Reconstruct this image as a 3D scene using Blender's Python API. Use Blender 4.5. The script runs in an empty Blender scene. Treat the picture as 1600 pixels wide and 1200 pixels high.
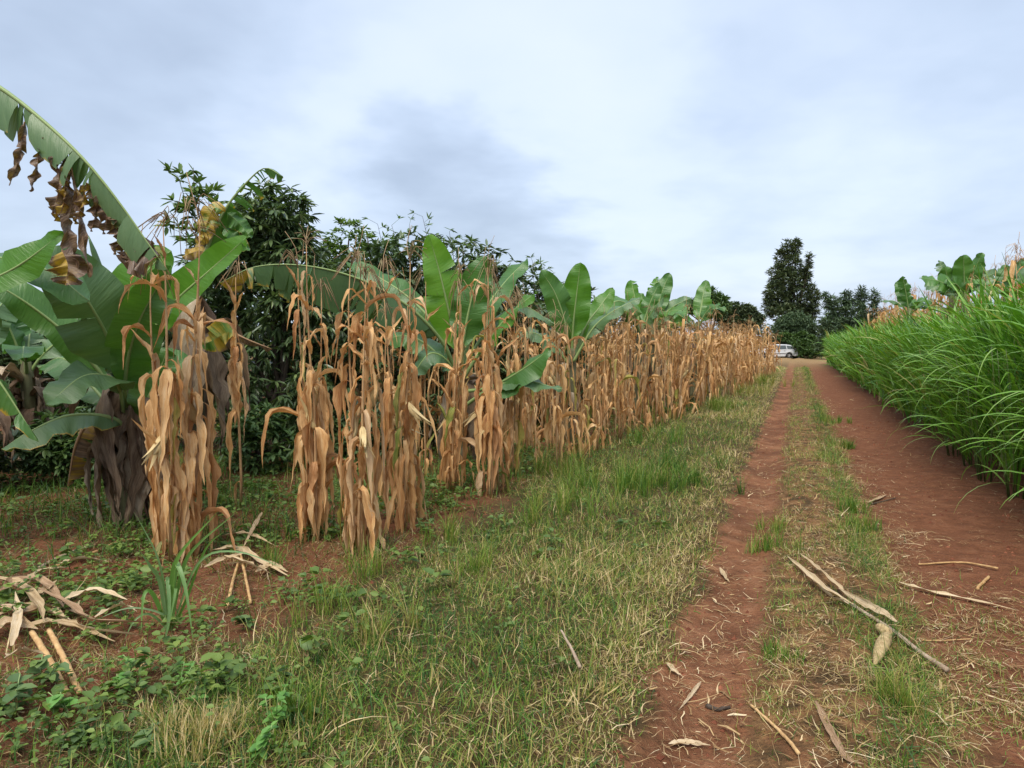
import bpy, math, random
import numpy as np
from mathutils import Vector, Matrix, Euler
R = math.radians
rng = np.random.default_rng(7)
random.seed(7)
scene = bpy.context.scene
col = scene.collection

# ------------------------------------------------------------------ camera
FPX = 1100.0; HOR = 535.0; CAMH = 1.6
PITCH = math.atan((600 - HOR) / FPX)
cam_d = bpy.data.cameras.new('camera'); cam = bpy.data.objects.new('camera', cam_d); col.objects.link(cam)
cam.location = (0, 0, CAMH); cam.rotation_euler = (R(90) - PITCH, 0, 0)
cam_d.sensor_width = 36; cam_d.lens = 36 * FPX / 1600; cam_d.clip_start = 0.05; cam_d.clip_end = 3000
scene.camera = cam
# ------------------------------------------------------------------ exposure, sun
scene.view_settings.view_transform = 'Standard'; scene.view_settings.look = 'None'
scene.view_settings.exposure = 1.45; scene.view_settings.gamma = 1.0; scene.view_settings.use_curve_mapping = False
try:
    scene.cycles.use_denoising = True
    scene.cycles.max_bounces = 8; scene.cycles.diffuse_bounces = 4; scene.cycles.transmission_bounces = 6
    scene.cycles.use_adaptive_sampling = True; scene.cycles.adaptive_threshold = 0.012
except Exception: pass
SUN_EL, SUN_ROT = R(58), R(200)
sun_d = bpy.data.lights.new('sun', 'SUN'); sun = bpy.data.objects.new('sun', sun_d); col.objects.link(sun)
sun_d.energy = 1.5; sun_d.angle = R(38); sun_d.color = (1, .925, .80)
sdir = Vector((math.sin(SUN_ROT) * math.cos(SUN_EL), math.cos(SUN_ROT) * math.cos(SUN_EL), math.sin(SUN_EL)))
sun.rotation_euler = sdir.to_track_quat('Z', 'Y').to_euler()

# ------------------------------------------------------------------ node helper
class NT:
    def __init__(s, nt): s.nt = nt; s.n = nt.nodes; s.l = nt.links
    def new(s, t, **k):
        x = s.n.new(t)
        for a, b in k.items(): setattr(x, a, b)
        return x
    def put(s, sock, v):
        if isinstance(v, bpy.types.NodeSocket): s.l.new(v, sock)
        elif v is not None:
            try: sock.default_value = v
            except Exception: sock.default_value = tuple(v) + (1,)
    def math(s, op, a, b=None, c=None, clamp=False):
        x = s.new('ShaderNodeMath', operation=op); x.use_clamp = clamp
        s.put(x.inputs[0], a)
        if b is not None: s.put(x.inputs[1], b)
        if c is not None: s.put(x.inputs[2], c)
        return x.outputs[0]
    def vmath(s, op, a, b=None):
        x = s.new('ShaderNodeVectorMath', operation=op); s.put(x.inputs[0], a)
        if b is not None: s.put(x.inputs[1], b)
        return x.outputs['Value'] if op in ('DOT_PRODUCT', 'LENGTH', 'DISTANCE') else x.outputs[0]
    def mr(s, v, a, b, c=0., d=1., smooth=True):
        x = s.new('ShaderNodeMapRange', interpolation_type='SMOOTHSTEP' if smooth else 'LINEAR')
        for i, q in enumerate((v, a, b, c, d)): s.put(x.inputs[i], q)
        return x.outputs[0]
    def noise(s, vec, scale, detail=4, rough=.55, dist=0., w=None):
        x = s.new('ShaderNodeTexNoise')
        if vec is not None: s.put(x.inputs['Vector'], vec)
        x.inputs['Scale'].default_value = scale; x.inputs['Detail'].default_value = detail
        x.inputs['Roughness'].default_value = rough; x.inputs['Distortion'].default_value = dist
        return x.outputs[0]
    def ramp(s, fac, stops, interp='LINEAR'):
        x = s.new('ShaderNodeValToRGB'); e = x.color_ramp.elements; x.color_ramp.interpolation = interp
        while len(e) < len(stops): e.new(.5)
        for i, (p, c) in enumerate(stops): e[i].position = p; e[i].color = tuple(c) + (1,)
        s.put(x.inputs[0], fac); return x.outputs[0]
    def mix(s, f, a, b, mode='MIX'):
        x = s.new('ShaderNodeMix', data_type='RGBA', blend_type=mode)
        s.put(x.inputs[0], f); s.put(x.inputs[6], a if isinstance(a, bpy.types.NodeSocket) else tuple(a) + (1,))
        s.put(x.inputs[7], b if isinstance(b, bpy.types.NodeSocket) else tuple(b) + (1,)); return x.outputs[2]
    def bump(s, h, strength=.5, dist=.02):
        x = s.new('ShaderNodeBump'); x.inputs['Strength'].default_value = strength; x.inputs['Distance'].default_value = dist
        s.put(x.inputs['Height'], h); return x.outputs[0]

def pix_dir(px, py):
    x, y = (px - 800) / FPX, (600 - py) / FPX
    d = np.array([x, math.cos(PITCH) + y * math.sin(PITCH), -math.sin(PITCH) + y * math.cos(PITCH)])
    return d

# ------------------------------------------------------------------ world: overcast sky
w = bpy.data.worlds.new('World'); scene.world = w; w.use_nodes = True
t = NT(w.node_tree); t.n.clear()
sky = t.new('ShaderNodeTexSky'); sky.sky_type = 'NISHITA'; sky.sun_disc = False
sky.sun_elevation = SUN_EL; sky.sun_rotation = SUN_ROT; sky.air_density = 1.2; sky.dust_density = 2.0
tc = t.new('ShaderNodeTexCoord'); D = t.vmath('NORMALIZE', tc.outputs['Generated'])
sx = t.new('ShaderNodeSeparateXYZ'); t.l.new(D, sx.inputs[0])
zz = t.math('ADD', t.math('MAXIMUM', sx.outputs[2], 0.0), .22)
cx = t.new('ShaderNodeCombineXYZ'); t.put(cx.inputs[0], t.math('DIVIDE', sx.outputs[0], zz)); t.put(cx.inputs[1], t.math('DIVIDE', sx.outputs[1], zz))
P2 = cx.outputs[0]
n1 = t.noise(P2, 1.1, 5, .5, .3); n2 = t.noise(P2, 3.2, 4, .5, .3)
base = t.math('ADD', t.math('MULTIPLY', n1, .56), t.math('MULTIPLY', n2, .22))     # mean about .385
nz = t.new('ShaderNodeTexNoise'); nz.inputs['Scale'].default_value = 4.5; nz.inputs['Detail'].default_value = 3; nz.inputs['Roughness'].default_value = .5
t.l.new(P2, nz.inputs['Vector'])
Dd = t.vmath('ADD', D, t.vmath('SCALE', t.vmath('SUBTRACT', nz.outputs['Color'], (.5, .5, .5))))
Dd.node.inputs[1].links[0].from_node.inputs['Scale'].default_value = .16
CL = [  # cloud banks: pixel, radius in direction space, strength
    (640, 215, .10, -.15), (720, 285, .12, -.09), (850, 345, .12, -.13), (560, 180, .09, -.05), (770, 345, .13, -.06), (800, 220, .06, -.05), (650, 330, .16, -.05),
    (470, 185, .14, .12), (760, 120, .22, .12), (930, 200, .18, .10), (1010, 300, .16, .08), (560, 90, .2, .06), (1350, 230, .16, .05), (1200, 60, .22, .05), (960, 40, .2, .06),
    (1130, 190, .18, -.05), (250, 40, .22, -.07), (150, 230, .22, -.05), (60, 80, .2, -.02), (1500, 60, .18, .03), (1500, 380, .16, -.04), (420, 60, .12, -.06), (1130, 380, .2, .07), (300, 330, .2, -.01)]
acc = base
for px, py, r, s in CL:
    d = pix_dir(px, py); d /= np.linalg.norm(d)
    dist = t.vmath('DISTANCE', Dd, tuple(d))
    acc = t.math('ADD', acc, t.mr(dist, r * 1.25, r * .1, 0, s))
clouds = t.ramp(acc, [(.14, (.285, .345, .45)), (.36, (.405, .48, .605)), (.50, (.505, .575, .69)), (.74, (.575, .63, .715))])
lift = t.mr(sx.outputs[2], .45, 1.0, 1.0, 1.6)
clouds = t.vmath('SCALE', clouds); clouds.node.inputs['Scale'].default_value = 1
t.l.new(t.math('MULTIPLY', lift, 10 * .575), clouds.node.inputs['Scale'])
ex = t.mix(.9, sky.outputs[0], clouds)
bg = t.new('ShaderNodeBackground'); bg.inputs[1].default_value = .1; t.l.new(ex, bg.inputs[0])
wo = t.new('ShaderNodeOutputWorld'); t.l.new(bg.outputs[0], wo.inputs[0])

# ------------------------------------------------------------------ geometry helpers
TH = math.atan(.405); CS, SN = math.cos(TH), math.sin(TH)      # track direction
def uv_of(x, y): return x * SN + y * CS, x * CS - y * SN
def xy_of(u, v): return u * SN + v * CS, u * CS - v * SN
_tab = rng.random((256, 256))
def vnoise(x, y, f=1., o=0):
    x = np.asarray(x) * f + o * 17.3; y = np.asarray(y) * f + o * 9.1
    xi, yi = np.floor(x).astype(int), np.floor(y).astype(int); a, b = x - xi, y - yi
    a = a * a * (3 - 2 * a); b = b * b * (3 - 2 * b)
    g = lambda i, j: _tab[(xi + i) % 256, (yi + j) % 256]
    return (g(0, 0) * (1 - a) + g(1, 0) * a) * (1 - b) + (g(0, 1) * (1 - a) + g(1, 1) * a) * b
def fnoise(x, y, f=1., o=0): return .55 * vnoise(x, y, f, o) + .3 * vnoise(x, y, 2.1 * f, o + 3) + .15 * vnoise(x, y, 4.3 * f, o + 7)
def bmp(v, c, w): return np.exp(-((v - c) / w) ** 2)
def sstep(a, b, x): q = np.clip((np.asarray(x) - a) / (b - a), 0, 1); return q * q * (3 - 2 * q)
def H(x, y):
    x = np.asarray(x, float); y = np.asarray(y, float)
    u, v = uv_of(x, y); vv = v + .12 * (vnoise(u, v * 0, .8, 2) - .5)
    h = -.06 * bmp(vv, -.37, .24) - .035 * bmp(vv, 1.1, .5) + .05 * bmp(v, -1.6, .9) + .03 * bmp(v, .25, .3)
    h = h + 1.1 * sstep(3.2, 4.6, v) + .07 * (fnoise(x, y, .9, 1) - .5) + .022 * (fnoise(x, y, 5, 4) - .5) + .016 * (vnoise(x, y, 8.5, 14) - .5)
    h = h + .10 * (fnoise(x, y, 1.7, 6) - .5) * sstep(-2.4, -3.3, v) * sstep(14, 9, y)
    return h * np.where(np.hypot(x, y) < 110, 1, 0)
def hz(x, y): return float(H(x, y))
def at(px, py, Y):
    d = pix_dir(px, py); return Vector((d[0] / d[1] * Y, Y, CAMH + d[2] / d[1] * Y))
def gnd(px, py, dz=0.):
    d = pix_dir(px, py); Y = CAMH / -d[2] * d[1]
    for _ in range(4):
        x = d[0] / d[1] * Y; Y = (CAMH - hz(x, Y)) / -d[2] * d[1]
    x = d[0] / d[1] * Y; return Vector((x, Y, hz(x, Y) + dz))
def tag(o, label=None, cat=None, group=None, kind=None):
    if label: o['label'] = label
    if cat: o['category'] = cat
    if group: o['group'] = group
    if kind: o['kind'] = kind
    return o
def thing(name, loc, label, cat, group=None):
    o = bpy.data.objects.new(name, None); o.empty_display_size = .1; col.objects.link(o); o.location = loc
    return tag(o, label, cat, group)
def mesh_of(name, V, F, mats, attrs=None, smooth=True, mi=None):
    """F: list of (n,k) index arrays"""
    V = np.asarray(V, np.float32); me = bpy.data.meshes.new(name)
    me.vertices.add(len(V)); me.vertices.foreach_set('co', V.ravel())
    F = [np.asarray(f, np.int32) for f in F if len(f)]
    loops = np.concatenate([f.ravel() for f in F]); cnt = np.concatenate([np.full(len(f), f.shape[1], np.int32) for f in F])
    st = np.concatenate([[0], np.cumsum(cnt)[:-1]]).astype(np.int32)
    me.loops.add(len(loops)); me.loops.foreach_set('vertex_index', loops)
    me.polygons.add(len(cnt)); me.polygons.foreach_set('loop_start', st)
    try: me.polygons.foreach_set('loop_total', cnt)
    except Exception: pass
    me.polygons.foreach_set('use_smooth', np.full(len(cnt), smooth, bool))
    for m in (mats if isinstance(mats, (list, tuple)) else [mats]): me.materials.append(m)
    if mi is not None: me.polygons.foreach_set('material_index', np.asarray(mi, np.int32))
    for k, a in (attrs or {}).items():
        a = np.asarray(a, np.float32)
        if a.ndim == 1: at_ = me.attributes.new(k, 'FLOAT', 'POINT'); at_.data.foreach_set('value', a)
        elif a.shape[1] == 3 and k != 'col': at_ = me.attributes.new(k, 'FLOAT_VECTOR', 'POINT'); at_.data.foreach_set('vector', a.ravel())
        else:
            c = np.ones((len(a), 4), np.float32); c[:, :3] = a[:, :3]
            at_ = me.attributes.new(k, 'FLOAT_COLOR', 'POINT'); at_.data.foreach_set('color', c.ravel())
    me.update(calc_edges=True); me.validate(); return me
def link(name, me, parent=None, loc=None):
    o = bpy.data.objects.new(name, me); col.objects.link(o)
    if parent is not None: o.parent = parent
    if loc is not None: o.location = loc
    return o
def spline(pts, n):
    p = np.array([tuple(q) for q in pts], float)
    p = np.vstack([2 * p[0] - p[1], p, 2 * p[-1] - p[-2]]); m = len(p) - 3
    tt = np.linspace(0, m - 1e-6, n); i = tt.astype(int); f = (tt - i)[:, None]
    a, b, c, d = p[i], p[i + 1], p[i + 2], p[i + 3]
    return .5 * ((2 * b) + (c - a) * f + (2 * a - 5 * b + 4 * c - d) * f ** 2 + (3 * b - a - 3 * c + d) * f ** 3)
def nrm(a): return a / np.maximum(np.linalg.norm(a, axis=-1, keepdims=True), 1e-9)
def tube(pts, rad, k=6, cap=True):
    p = np.asarray(pts, float); n = len(p); rad = np.broadcast_to(rad, (n,))
    T = nrm(np.gradient(p, axis=0)); ref = np.array([1., 0, 0]) if abs(T[0][0]) < .8 else np.array([0, 1., 0])
    A = nrm(np.cross(T, ref)); B = np.cross(T, A); an = np.linspace(0, 2 * math.pi, k, endpoint=False)
    V = p[:, None] + rad[:, None, None] * (np.cos(an)[None, :, None] * A[:, None] + np.sin(an)[None, :, None] * B[:, None])
    i = np.arange(n - 1)[:, None] * k; j = np.arange(k)[None]; jn = (j + 1) % k
    Q = np.stack([i + j, i + jn, i + k + jn, i + k + j], -1).reshape(-1, 4)
    V = V.reshape(-1, 3); Tr = np.zeros((0, 3), int)
    if cap:
        V = np.vstack([V, p[0], p[-1]]); c0, c1 = len(V) - 2, len(V) - 1; jj = np.arange(k)
        Tr = np.vstack([np.stack([np.full(k, c0), (jj + 1) % k, jj], -1), np.stack([np.full(k, c1), (n - 1) * k + jj, (n - 1) * k + (jj + 1) % k], -1)])
    return V, Q, Tr
class MB:
    def __init__(s): s.V = []; s.Q = []; s.T = []; s.A = {}; s.n = 0
    def add(s, V, Q=None, T=None, **attrs):
        V = np.asarray(V, float)
        if Q is not None and len(Q): s.Q.append(np.asarray(Q) + s.n)
        if T is not None and len(T): s.T.append(np.asarray(T) + s.n)
        s.V.append(V); s.n += len(V)
        for k, a in attrs.items():
            a = np.asarray(a, float)
            if a.ndim == 0: a = np.full(len(V), float(a))
            if a.ndim == 1 and len(a) != len(V): a = np.tile(a, (len(V), 1))
            s.A.setdefault(k, []).append(a)
    def tube(s, pts, rad, k=6, **at): v, q, tr = tube(pts, rad, k); s.add(v, q, tr, **at)
    def mesh(s, name, mat, off=(0, 0, 0), smooth=True):
        F = []
        if s.Q: F.append(np.vstack(s.Q))
        if s.T: F.append(np.vstack(s.T))
        return mesh_of(name, np.vstack(s.V) - np.array(off, float), F, mat, {k: np.concatenate(a) for k, a in s.A.items()}, smooth)
    def build(s, name, mat, parent=None, off=(0, 0, 0), smooth=True): return link(name, s.mesh(name, mat, off, smooth), parent)

# ------------------------------------------------------------------ materials
def new_mat(name):
    m = bpy.data.materials.new(name); m.use_nodes = True; t = NT(m.node_tree); t.n.clear(); return m, t
def finish(t, colr, rough=.6, trans=0., spec=.35, normal=None, tcol=None):
    p = t.new('ShaderNodeBsdfPrincipled'); t.put(p.inputs['Base Color'], colr); t.put(p.inputs['Roughness'], rough)
    p.inputs['Specular IOR Level'].default_value = spec
    if normal is not None: t.l.new(normal, p.inputs['Normal'])
    out = p.outputs[0]
    if trans > 0:
        tr = t.new('ShaderNodeBsdfTranslucent'); t.put(tr.inputs[0], tcol if tcol is not None else colr)
        mx = t.new('ShaderNodeMixShader'); mx.inputs[0].default_value = trans
        t.l.new(out, mx.inputs[1]); t.l.new(tr.outputs[0], mx.inputs[2]); out = mx.outputs[0]
    o = t.new('ShaderNodeOutputMaterial'); t.l.new(out, o.inputs[0])
def rnd_val(t, wi=.6, wo=.4):
    g = t.new('ShaderNodeNewGeometry'); oi = t.new('ShaderNodeObjectInfo')
    return t.math('ADD', t.math('MULTIPLY', g.outputs['Random Per Island'], wi), t.math('MULTIPLY', oi.outputs['Random'], wo))
def leaf_mat(name, stops, rough=.5, trans=.25, spec=.35, wi=.6, wo=.4, namt=.25, nscale=9, tg=(1.25, 1.35, .6), bump=0):
    m, t = new_mat(name); r = rnd_val(t, wi, wo)
    tc = t.new('ShaderNodeTexCoord'); n = t.noise(tc.outputs['Object'], nscale, 3)
    f = t.math('ADD', r, t.math('MULTIPLY', t.math('SUBTRACT', n, .5), namt * 2), clamp=True)
    c = t.ramp(f, stops); tcol = t.mix(1., c, tg, 'MULTIPLY')
    finish(t, c, rough, trans, spec, t.bump(n, bump, .02) if bump else None, tcol); return m
def attr_mat(name, rough=.6, trans=.25, spec=.3, namt=.25, nscale=40, tg=(1.2, 1.3, .6)):
    m, t = new_mat(name); a = t.new('ShaderNodeAttribute'); a.attribute_name = 'col'
    tc = t.new('ShaderNodeTexCoord'); n = t.noise(tc.outputs['Object'], nscale, 2)
    c = t.mix(1., a.outputs['Color'], t.ramp(n, [(.2, (1 - namt,) * 3), (.8, (1 + namt,) * 3)]), 'MULTIPLY')
    finish(t, c, rough, trans, spec, None, t.mix(1., c, tg, 'MULTIPLY')); return m
M = {}
M['grass'] = attr_mat('grass_blades', .55, .3)
M['napier'] = attr_mat('napier_blades', .42, .3, .45, .15, 12, (1.2, 1.4, .5))
M['straw'] = attr_mat('dry_straw', .75, .15, .2, .2, 60, (1.1, 1.0, .8))
M['weed'] = leaf_mat('weed_leaf', [(0, (.050, .095, .024)), (.4, (.10, .165, .036)), (.75, (.17, .24, .048)), (1, (.28, .31, .07))], .5, .25)
M['mango'] = leaf_mat('mango_leaf', [(0, (.042, .072, .030)), (.5, (.078, .125, .050)), (.85, (.115, .17, .066)), (1, (.21, .27, .095))], .34, .2, .6, .8, .2)
M['cassava'] = leaf_mat('light_leaf', [(0, (.06, .11, .03)), (.5, (.11, .19, .045)), (1, (.19, .26, .07))], .5, .3, .35, .8, .2)
M['tree_far'] = leaf_mat('far_leaf', [(0, (.044, .066, .036)), (.5, (.08, .115, .058)), (1, (.15, .18, .085))], .55, .12, .3, .8, .2)
M['tree_blue'] = leaf_mat('bluish_leaf', [(0, (.055, .09, .050)), (.5, (.09, .145, .076)), (1, (.17, .23, .11))], .6, .1, .25, .8, .2)
M['tree_fresh'] = leaf_mat('fresh_leaf', [(0, (.045, .085, .032)), (.5, (.085, .15, .048)), (1, (.16, .24, .075))], .5, .2, .3, .8, .2)
def bark(name, c1, c2, sc=14, zs=.22):
    m, t = new_mat(name); tc = t.new('ShaderNodeTexCoord'); mp = t.new('ShaderNodeMapping'); mp.inputs['Scale'].default_value = (1, 1, zs)
    t.l.new(tc.outputs['Object'], mp.inputs[0]); n = t.noise(mp.outputs[0], sc, 5, .65)
    finish(t, t.ramp(n, [(.3, c1), (.7, c2)]), .85, 0, .2, t.bump(n, .6, .02)); return m
M['bark'] = bark('tree_bark', (.035, .026, .02), (.11, .088, .068))
M['pstem'] = bark('banana_pseudostem', (.06, .04, .022), (.20, .21, .11), 9)
M['cane'] = bark('dry_cane', (.30, .155, .06), (.60, .40, .19), 16, 1)
M['cobhusk'] = bark('weathered_husk', (.26, .175, .08), (.50, .38, .20), 40, 1)
M['stick'] = bark('weathered_stick', (.22, .15, .10), (.46, .36, .26), 28, 1)
M['twig'] = bark('dark_twig', (.03, .022, .018), (.10, .075, .055), 40)
# dry maize leaf: parallel veins across, blotches along
def maize_mat(name, stops, trans=.25):
    m, t = new_mat(name); a = t.new('ShaderNodeAttribute'); a.attribute_name = 'uvp'
    r = rnd_val(t, .5, .5); s = t.new('ShaderNodeSeparateXYZ'); t.l.new(a.outputs['Vector'], s.inputs[0])
    oi = t.new('ShaderNodeObjectInfo'); mp = t.new('ShaderNodeCombineXYZ')
    t.put(mp.inputs[0], t.math('MULTIPLY', s.outputs[0], 3.)); t.put(mp.inputs[1], t.math('MULTIPLY', s.outputs[1], 1.2)); t.put(mp.inputs[2], t.math('MULTIPLY', r, 30.))
    n = t.noise(mp.outputs[0], 2.2, 4, .6)
    mp2 = t.new('ShaderNodeCombineXYZ'); t.put(mp2.inputs[0], t.math('MULTIPLY', s.outputs[0], 1.5)); t.put(mp2.inputs[1], t.math('MULTIPLY', s.outputs[1], 14.)); t.put(mp2.inputs[2], t.math('MULTIPLY', r, 9.))
    ve = t.noise(mp2.outputs[0], 2., 2, .5)
    f = t.math('ADD', t.math('ADD', t.math('MULTIPLY', r, .5), t.math('MULTIPLY', n, .9)), t.math('MULTIPLY', ve, .55))
    c = t.ramp(t.math('SUBTRACT', f, .50, clamp=True), stops); r2 = t.math('FRACT', t.math('MULTIPLY', r, 7.31)); r3 = t.math('FRACT', t.math('MULTIPLY', r, 13.7))
    c = t.mix(t.mr(r2, .62, 1., 0, .7), c, t.mix(1., c, (.60, .46, .46), 'MULTIPLY')); c = t.mix(t.mr(r3, .7, 1., 0, .5), c, t.ramp(n, [(.3, (.34, .25, .16)), (.7, (.66, .56, .40))]))
    sp = t.noise(mp.outputs[0], 9., 2, .5); c = t.mix(t.mr(sp, .64, .72, 0, .55), c, (.11, .055, .03))
    finish(t, c, .62, trans, .3, t.bump(ve, .5, .006), t.mix(1., c, (1.15, .95, .65), 'MULTIPLY')); return m
DRY = [(.06, (.18, .072, .028)), (.22, (.38, .175, .068)), (.38, (.57, .31, .120)), (.56, (.70, .445, .200)), (.8, (.78, .585, .34))]
M['maize'] = maize_mat('dry_maize_leaf', DRY)
M['maize_field'] = maize_mat('field_maize_leaf', [(.06, (.19, .082, .028)), (.22, (.40, .20, .068)), (.40, (.56, .315, .125)), (.58, (.67, .44, .20)), (.84, (.76, .58, .31))])
M['maize_pale'] = maize_mat('bleached_maize_leaf', [(.10, (.17, .11, .06)), (.28, (.34, .235, .125)), (.48, (.50, .37, .21)), (.66, (.60, .47, .30)), (.9, (.68, .58, .42))], .1)
M['maize_green'] = maize_mat('half_green_maize_leaf', [(.1, (.10, .14, .03)), (.4, (.20, .24, .05)), (.6, (.42, .36, .09)), (.9, (.58, .42, .18))])
M['stalk'] = bark('maize_stalk', (.26, .13, .06), (.52, .35, .17), 25)
M['tassel'] = leaf_mat('dry_tassel', [(0, (.20, .125, .07)), (1, (.42, .30, .17))], .8, .0, .1)
M['ear'] = leaf_mat('dry_husk', [(0, (.40, .28, .11)), (1, (.62, .48, .25))], .6, .1, .3, .5, .5, .2, 20, (1, 1, 1), .3)
# banana blade: veins across, dry attribute turns it yellow then brown
def banana_mat(name, cols, trans, rough=.42, tg=(1.5, 1.6, .5)):
    m, t = new_mat(name); a = t.new('ShaderNodeAttribute'); a.attribute_name = 'uvp'; d = t.new('ShaderNodeAttribute'); d.attribute_name = 'dry'
    s = t.new('ShaderNodeSeparateXYZ'); t.l.new(a.outputs['Vector'], s.inputs[0])
    q = t.math('SUBTRACT', s.outputs[0], t.math('MULTIPLY', s.outputs[1], .04))
    cv = t.new('ShaderNodeCombineXYZ'); t.put(cv.inputs[0], t.math('MULTIPLY', q, 60.)); t.put(cv.inputs[1], t.math('MULTIPLY', s.outputs[1], 1.0)); t.put(cv.inputs[2], s.outputs[2])
    ve = t.noise(cv.outputs[0], 1., 3, .6); tc = t.new('ShaderNodeTexCoord'); n = t.noise(tc.outputs['Object'], 5, 4)
    oi = t.new('ShaderNodeObjectInfo')
    f = t.math('ADD', t.math('ADD', t.math('MULTIPLY', oi.outputs['Random'], .35), t.math('MULTIPLY', ve, .35)), t.math('MULTIPLY', n, .4))
    g = t.ramp(f, [(.25, cols[0]), (.55, cols[1]), (.85, cols[2])])
    dd = t.math('ADD', d.outputs['Fac'], t.math('MULTIPLY', t.math('SUBTRACT', t.math('ADD', t.math('MULTIPLY', ve, .5), t.math('MULTIPLY', n, .5)), .5), 1.0))
    y = t.mix(t.mr(dd, .38, .60), g, (.42, .27, .035)); b = t.mix(t.mr(dd, .62, .85), y, t.ramp(ve, [(.3, (.055, .032, .02)), (.7, (.25, .16, .10))]))
    finish(t, b, rough - .06, trans, .5, t.bump(ve, .5, .014), t.mix(1., b, tg, 'MULTIPLY')); return m
M['ban_fresh'] = banana_mat('fresh_banana_leaf', [(.065, .17, .022), (.10, .24, .03), (.16, .32, .045)], .42)
M['ban_mid'] = banana_mat('green_banana_leaf', [(.040, .112, .020), (.066, .165, .030), (.11, .23, .048)], .25)
M['ban_old'] = banana_mat('bluish_banana_leaf', [(.052, .110, .042), (.082, .155, .058), (.13, .215, .085)], .18, .45)
M['midrib'] = leaf_mat('banana_midrib', [(0, (.16, .24, .07)), (1, (.26, .34, .13))], .45, .0)
M['midrib_dry'] = leaf_mat('dry_banana_midrib', [(0, (.16, .085, .04)), (1, (.32, .20, .10))], .6, .0)
M['ban_dead'] = maize_mat('dead_banana_leaf', [(.1, (.055, .036, .022)), (.3, (.13, .085, .052)), (.52, (.235, .165, .105)), (.8, (.38, .29, .20))], .1)
# ground
def ground_mat():
    m, t = new_mat('red_earth'); g = t.new('ShaderNodeNewGeometry'); P = g.outputs['Position']
    v = t.vmath('DOT_PRODUCT', P, (CS, -SN, 0)); n0 = t.noise(P, 1.3, 4); n1 = t.noise(P, 7, 5, .6); n2 = t.noise(P, 45, 4, .65); n3 = t.noise(P, .35, 3)
    vv = t.math('ADD', v, t.math('ADD', t.math('MULTIPLY', t.math('SUBTRACT', n0, .5), .35), t.math('MULTIPLY', t.math('SUBTRACT', n1, .5), .28)))
    mixn = t.math('ADD', t.math('MULTIPLY', n1, .6), t.math('MULTIPLY', n2, .4))
    soil = t.ramp(mixn, [(.26, (.12, .048, .023)), (.5, (.23, .100, .048)), (.74, (.38, .195, .105))])
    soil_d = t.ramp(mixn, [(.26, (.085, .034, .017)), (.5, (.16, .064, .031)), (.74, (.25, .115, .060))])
    thatch = t.ramp(mixn, [(.28, (.035, .022, .011)), (.5, (.080, .052, .022)), (.75, (.19, .125, .055))])
    strawc = t.ramp(mixn, [(.25, (.085, .035, .017)), (.48, (.17, .080, .035)), (.75, (.34, .20, .085))])
    rut = t.math('MULTIPLY', t.mr(vv, -.66, -.52), t.mr(vv, -.06, -.2))
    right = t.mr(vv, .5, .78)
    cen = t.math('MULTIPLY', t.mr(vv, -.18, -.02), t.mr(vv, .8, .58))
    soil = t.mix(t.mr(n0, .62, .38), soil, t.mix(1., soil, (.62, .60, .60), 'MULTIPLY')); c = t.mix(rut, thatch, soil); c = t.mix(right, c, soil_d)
    c = t.mix(t.math('MULTIPLY', cen, t.mr(n1, .32, .62)), c, strawc); c = t.mix(t.math('MULTIPLY', cen, t.mr(n0, .58, .68)), c, soil_d)
    # bare tilled earth of the maize field on the left
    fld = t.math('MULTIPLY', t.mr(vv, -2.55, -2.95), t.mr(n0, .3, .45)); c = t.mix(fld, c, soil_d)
    far = t.mr(t.vmath('LENGTH', P), 40, 70); c = t.mix(far, c, (.26, .17, .08))
    hb = t.math('ADD', t.math('MULTIPLY', n1, .8), t.math('MULTIPLY', n2, .35))
    finish(t, c, .92, 0, .12, t.bump(hb, 1.0, .07)); return m
M['ground'] = ground_mat()

# ------------------------------------------------------------------ ground sheets
def axis(a, b, lo, hi, step, grow=1.22):
    mid = list(np.arange(lo, hi + 1e-6, step)); s = step; x = hi; up = []
    while x < b: s *= grow; x += s; up.append(x)
    s = step; x = lo; dn = []
    while x > a: s *= grow; x -= s; dn.append(x)
    return np.array(dn[::-1] + mid + up)
U = axis(-60, 900, .8, 13, .06, 1.07); Vv = axis(-700, 700, -6.5, 3.2, .06, 1.15)
UU, VV = np.meshgrid(U, Vv, indexing='ij'); X, Y = xy_of(UU, VV); Z = H(X, Y)
GV = np.stack([X, Y, Z], -1).reshape(-1, 3); nu, nv = len(U), len(Vv)
i = np.arange(nu - 1)[:, None] * nv + np.arange(nv - 1)[None]
Q = np.stack([i, i + nv, i + nv + 1, i + 1], -1).reshape(-1, 4)
uc = .5 * (UU[:-1, :-1] + UU[1:, 1:]).ravel(); vc = .5 * (VV[:-1, :-1] + VV[1:, 1:]).ravel()
trk = (vc > -.66 + .16 * (vnoise(uc, vc, 2) - .5)) & (vc < 2.0 + .2 * (vnoise(uc, vc, 1, 5) - .5)) & (uc > 0) & (uc < 62)
for nm, msk in (('ground', ~trk), ('dirt_track', trk)):
    q = Q[msk]; idx, inv = np.unique(q, return_inverse=True)
    o = link(nm, mesh_of(nm, GV[idx], [inv.reshape(-1, 4)], M['ground'])); tag(o, kind='structure')

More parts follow.
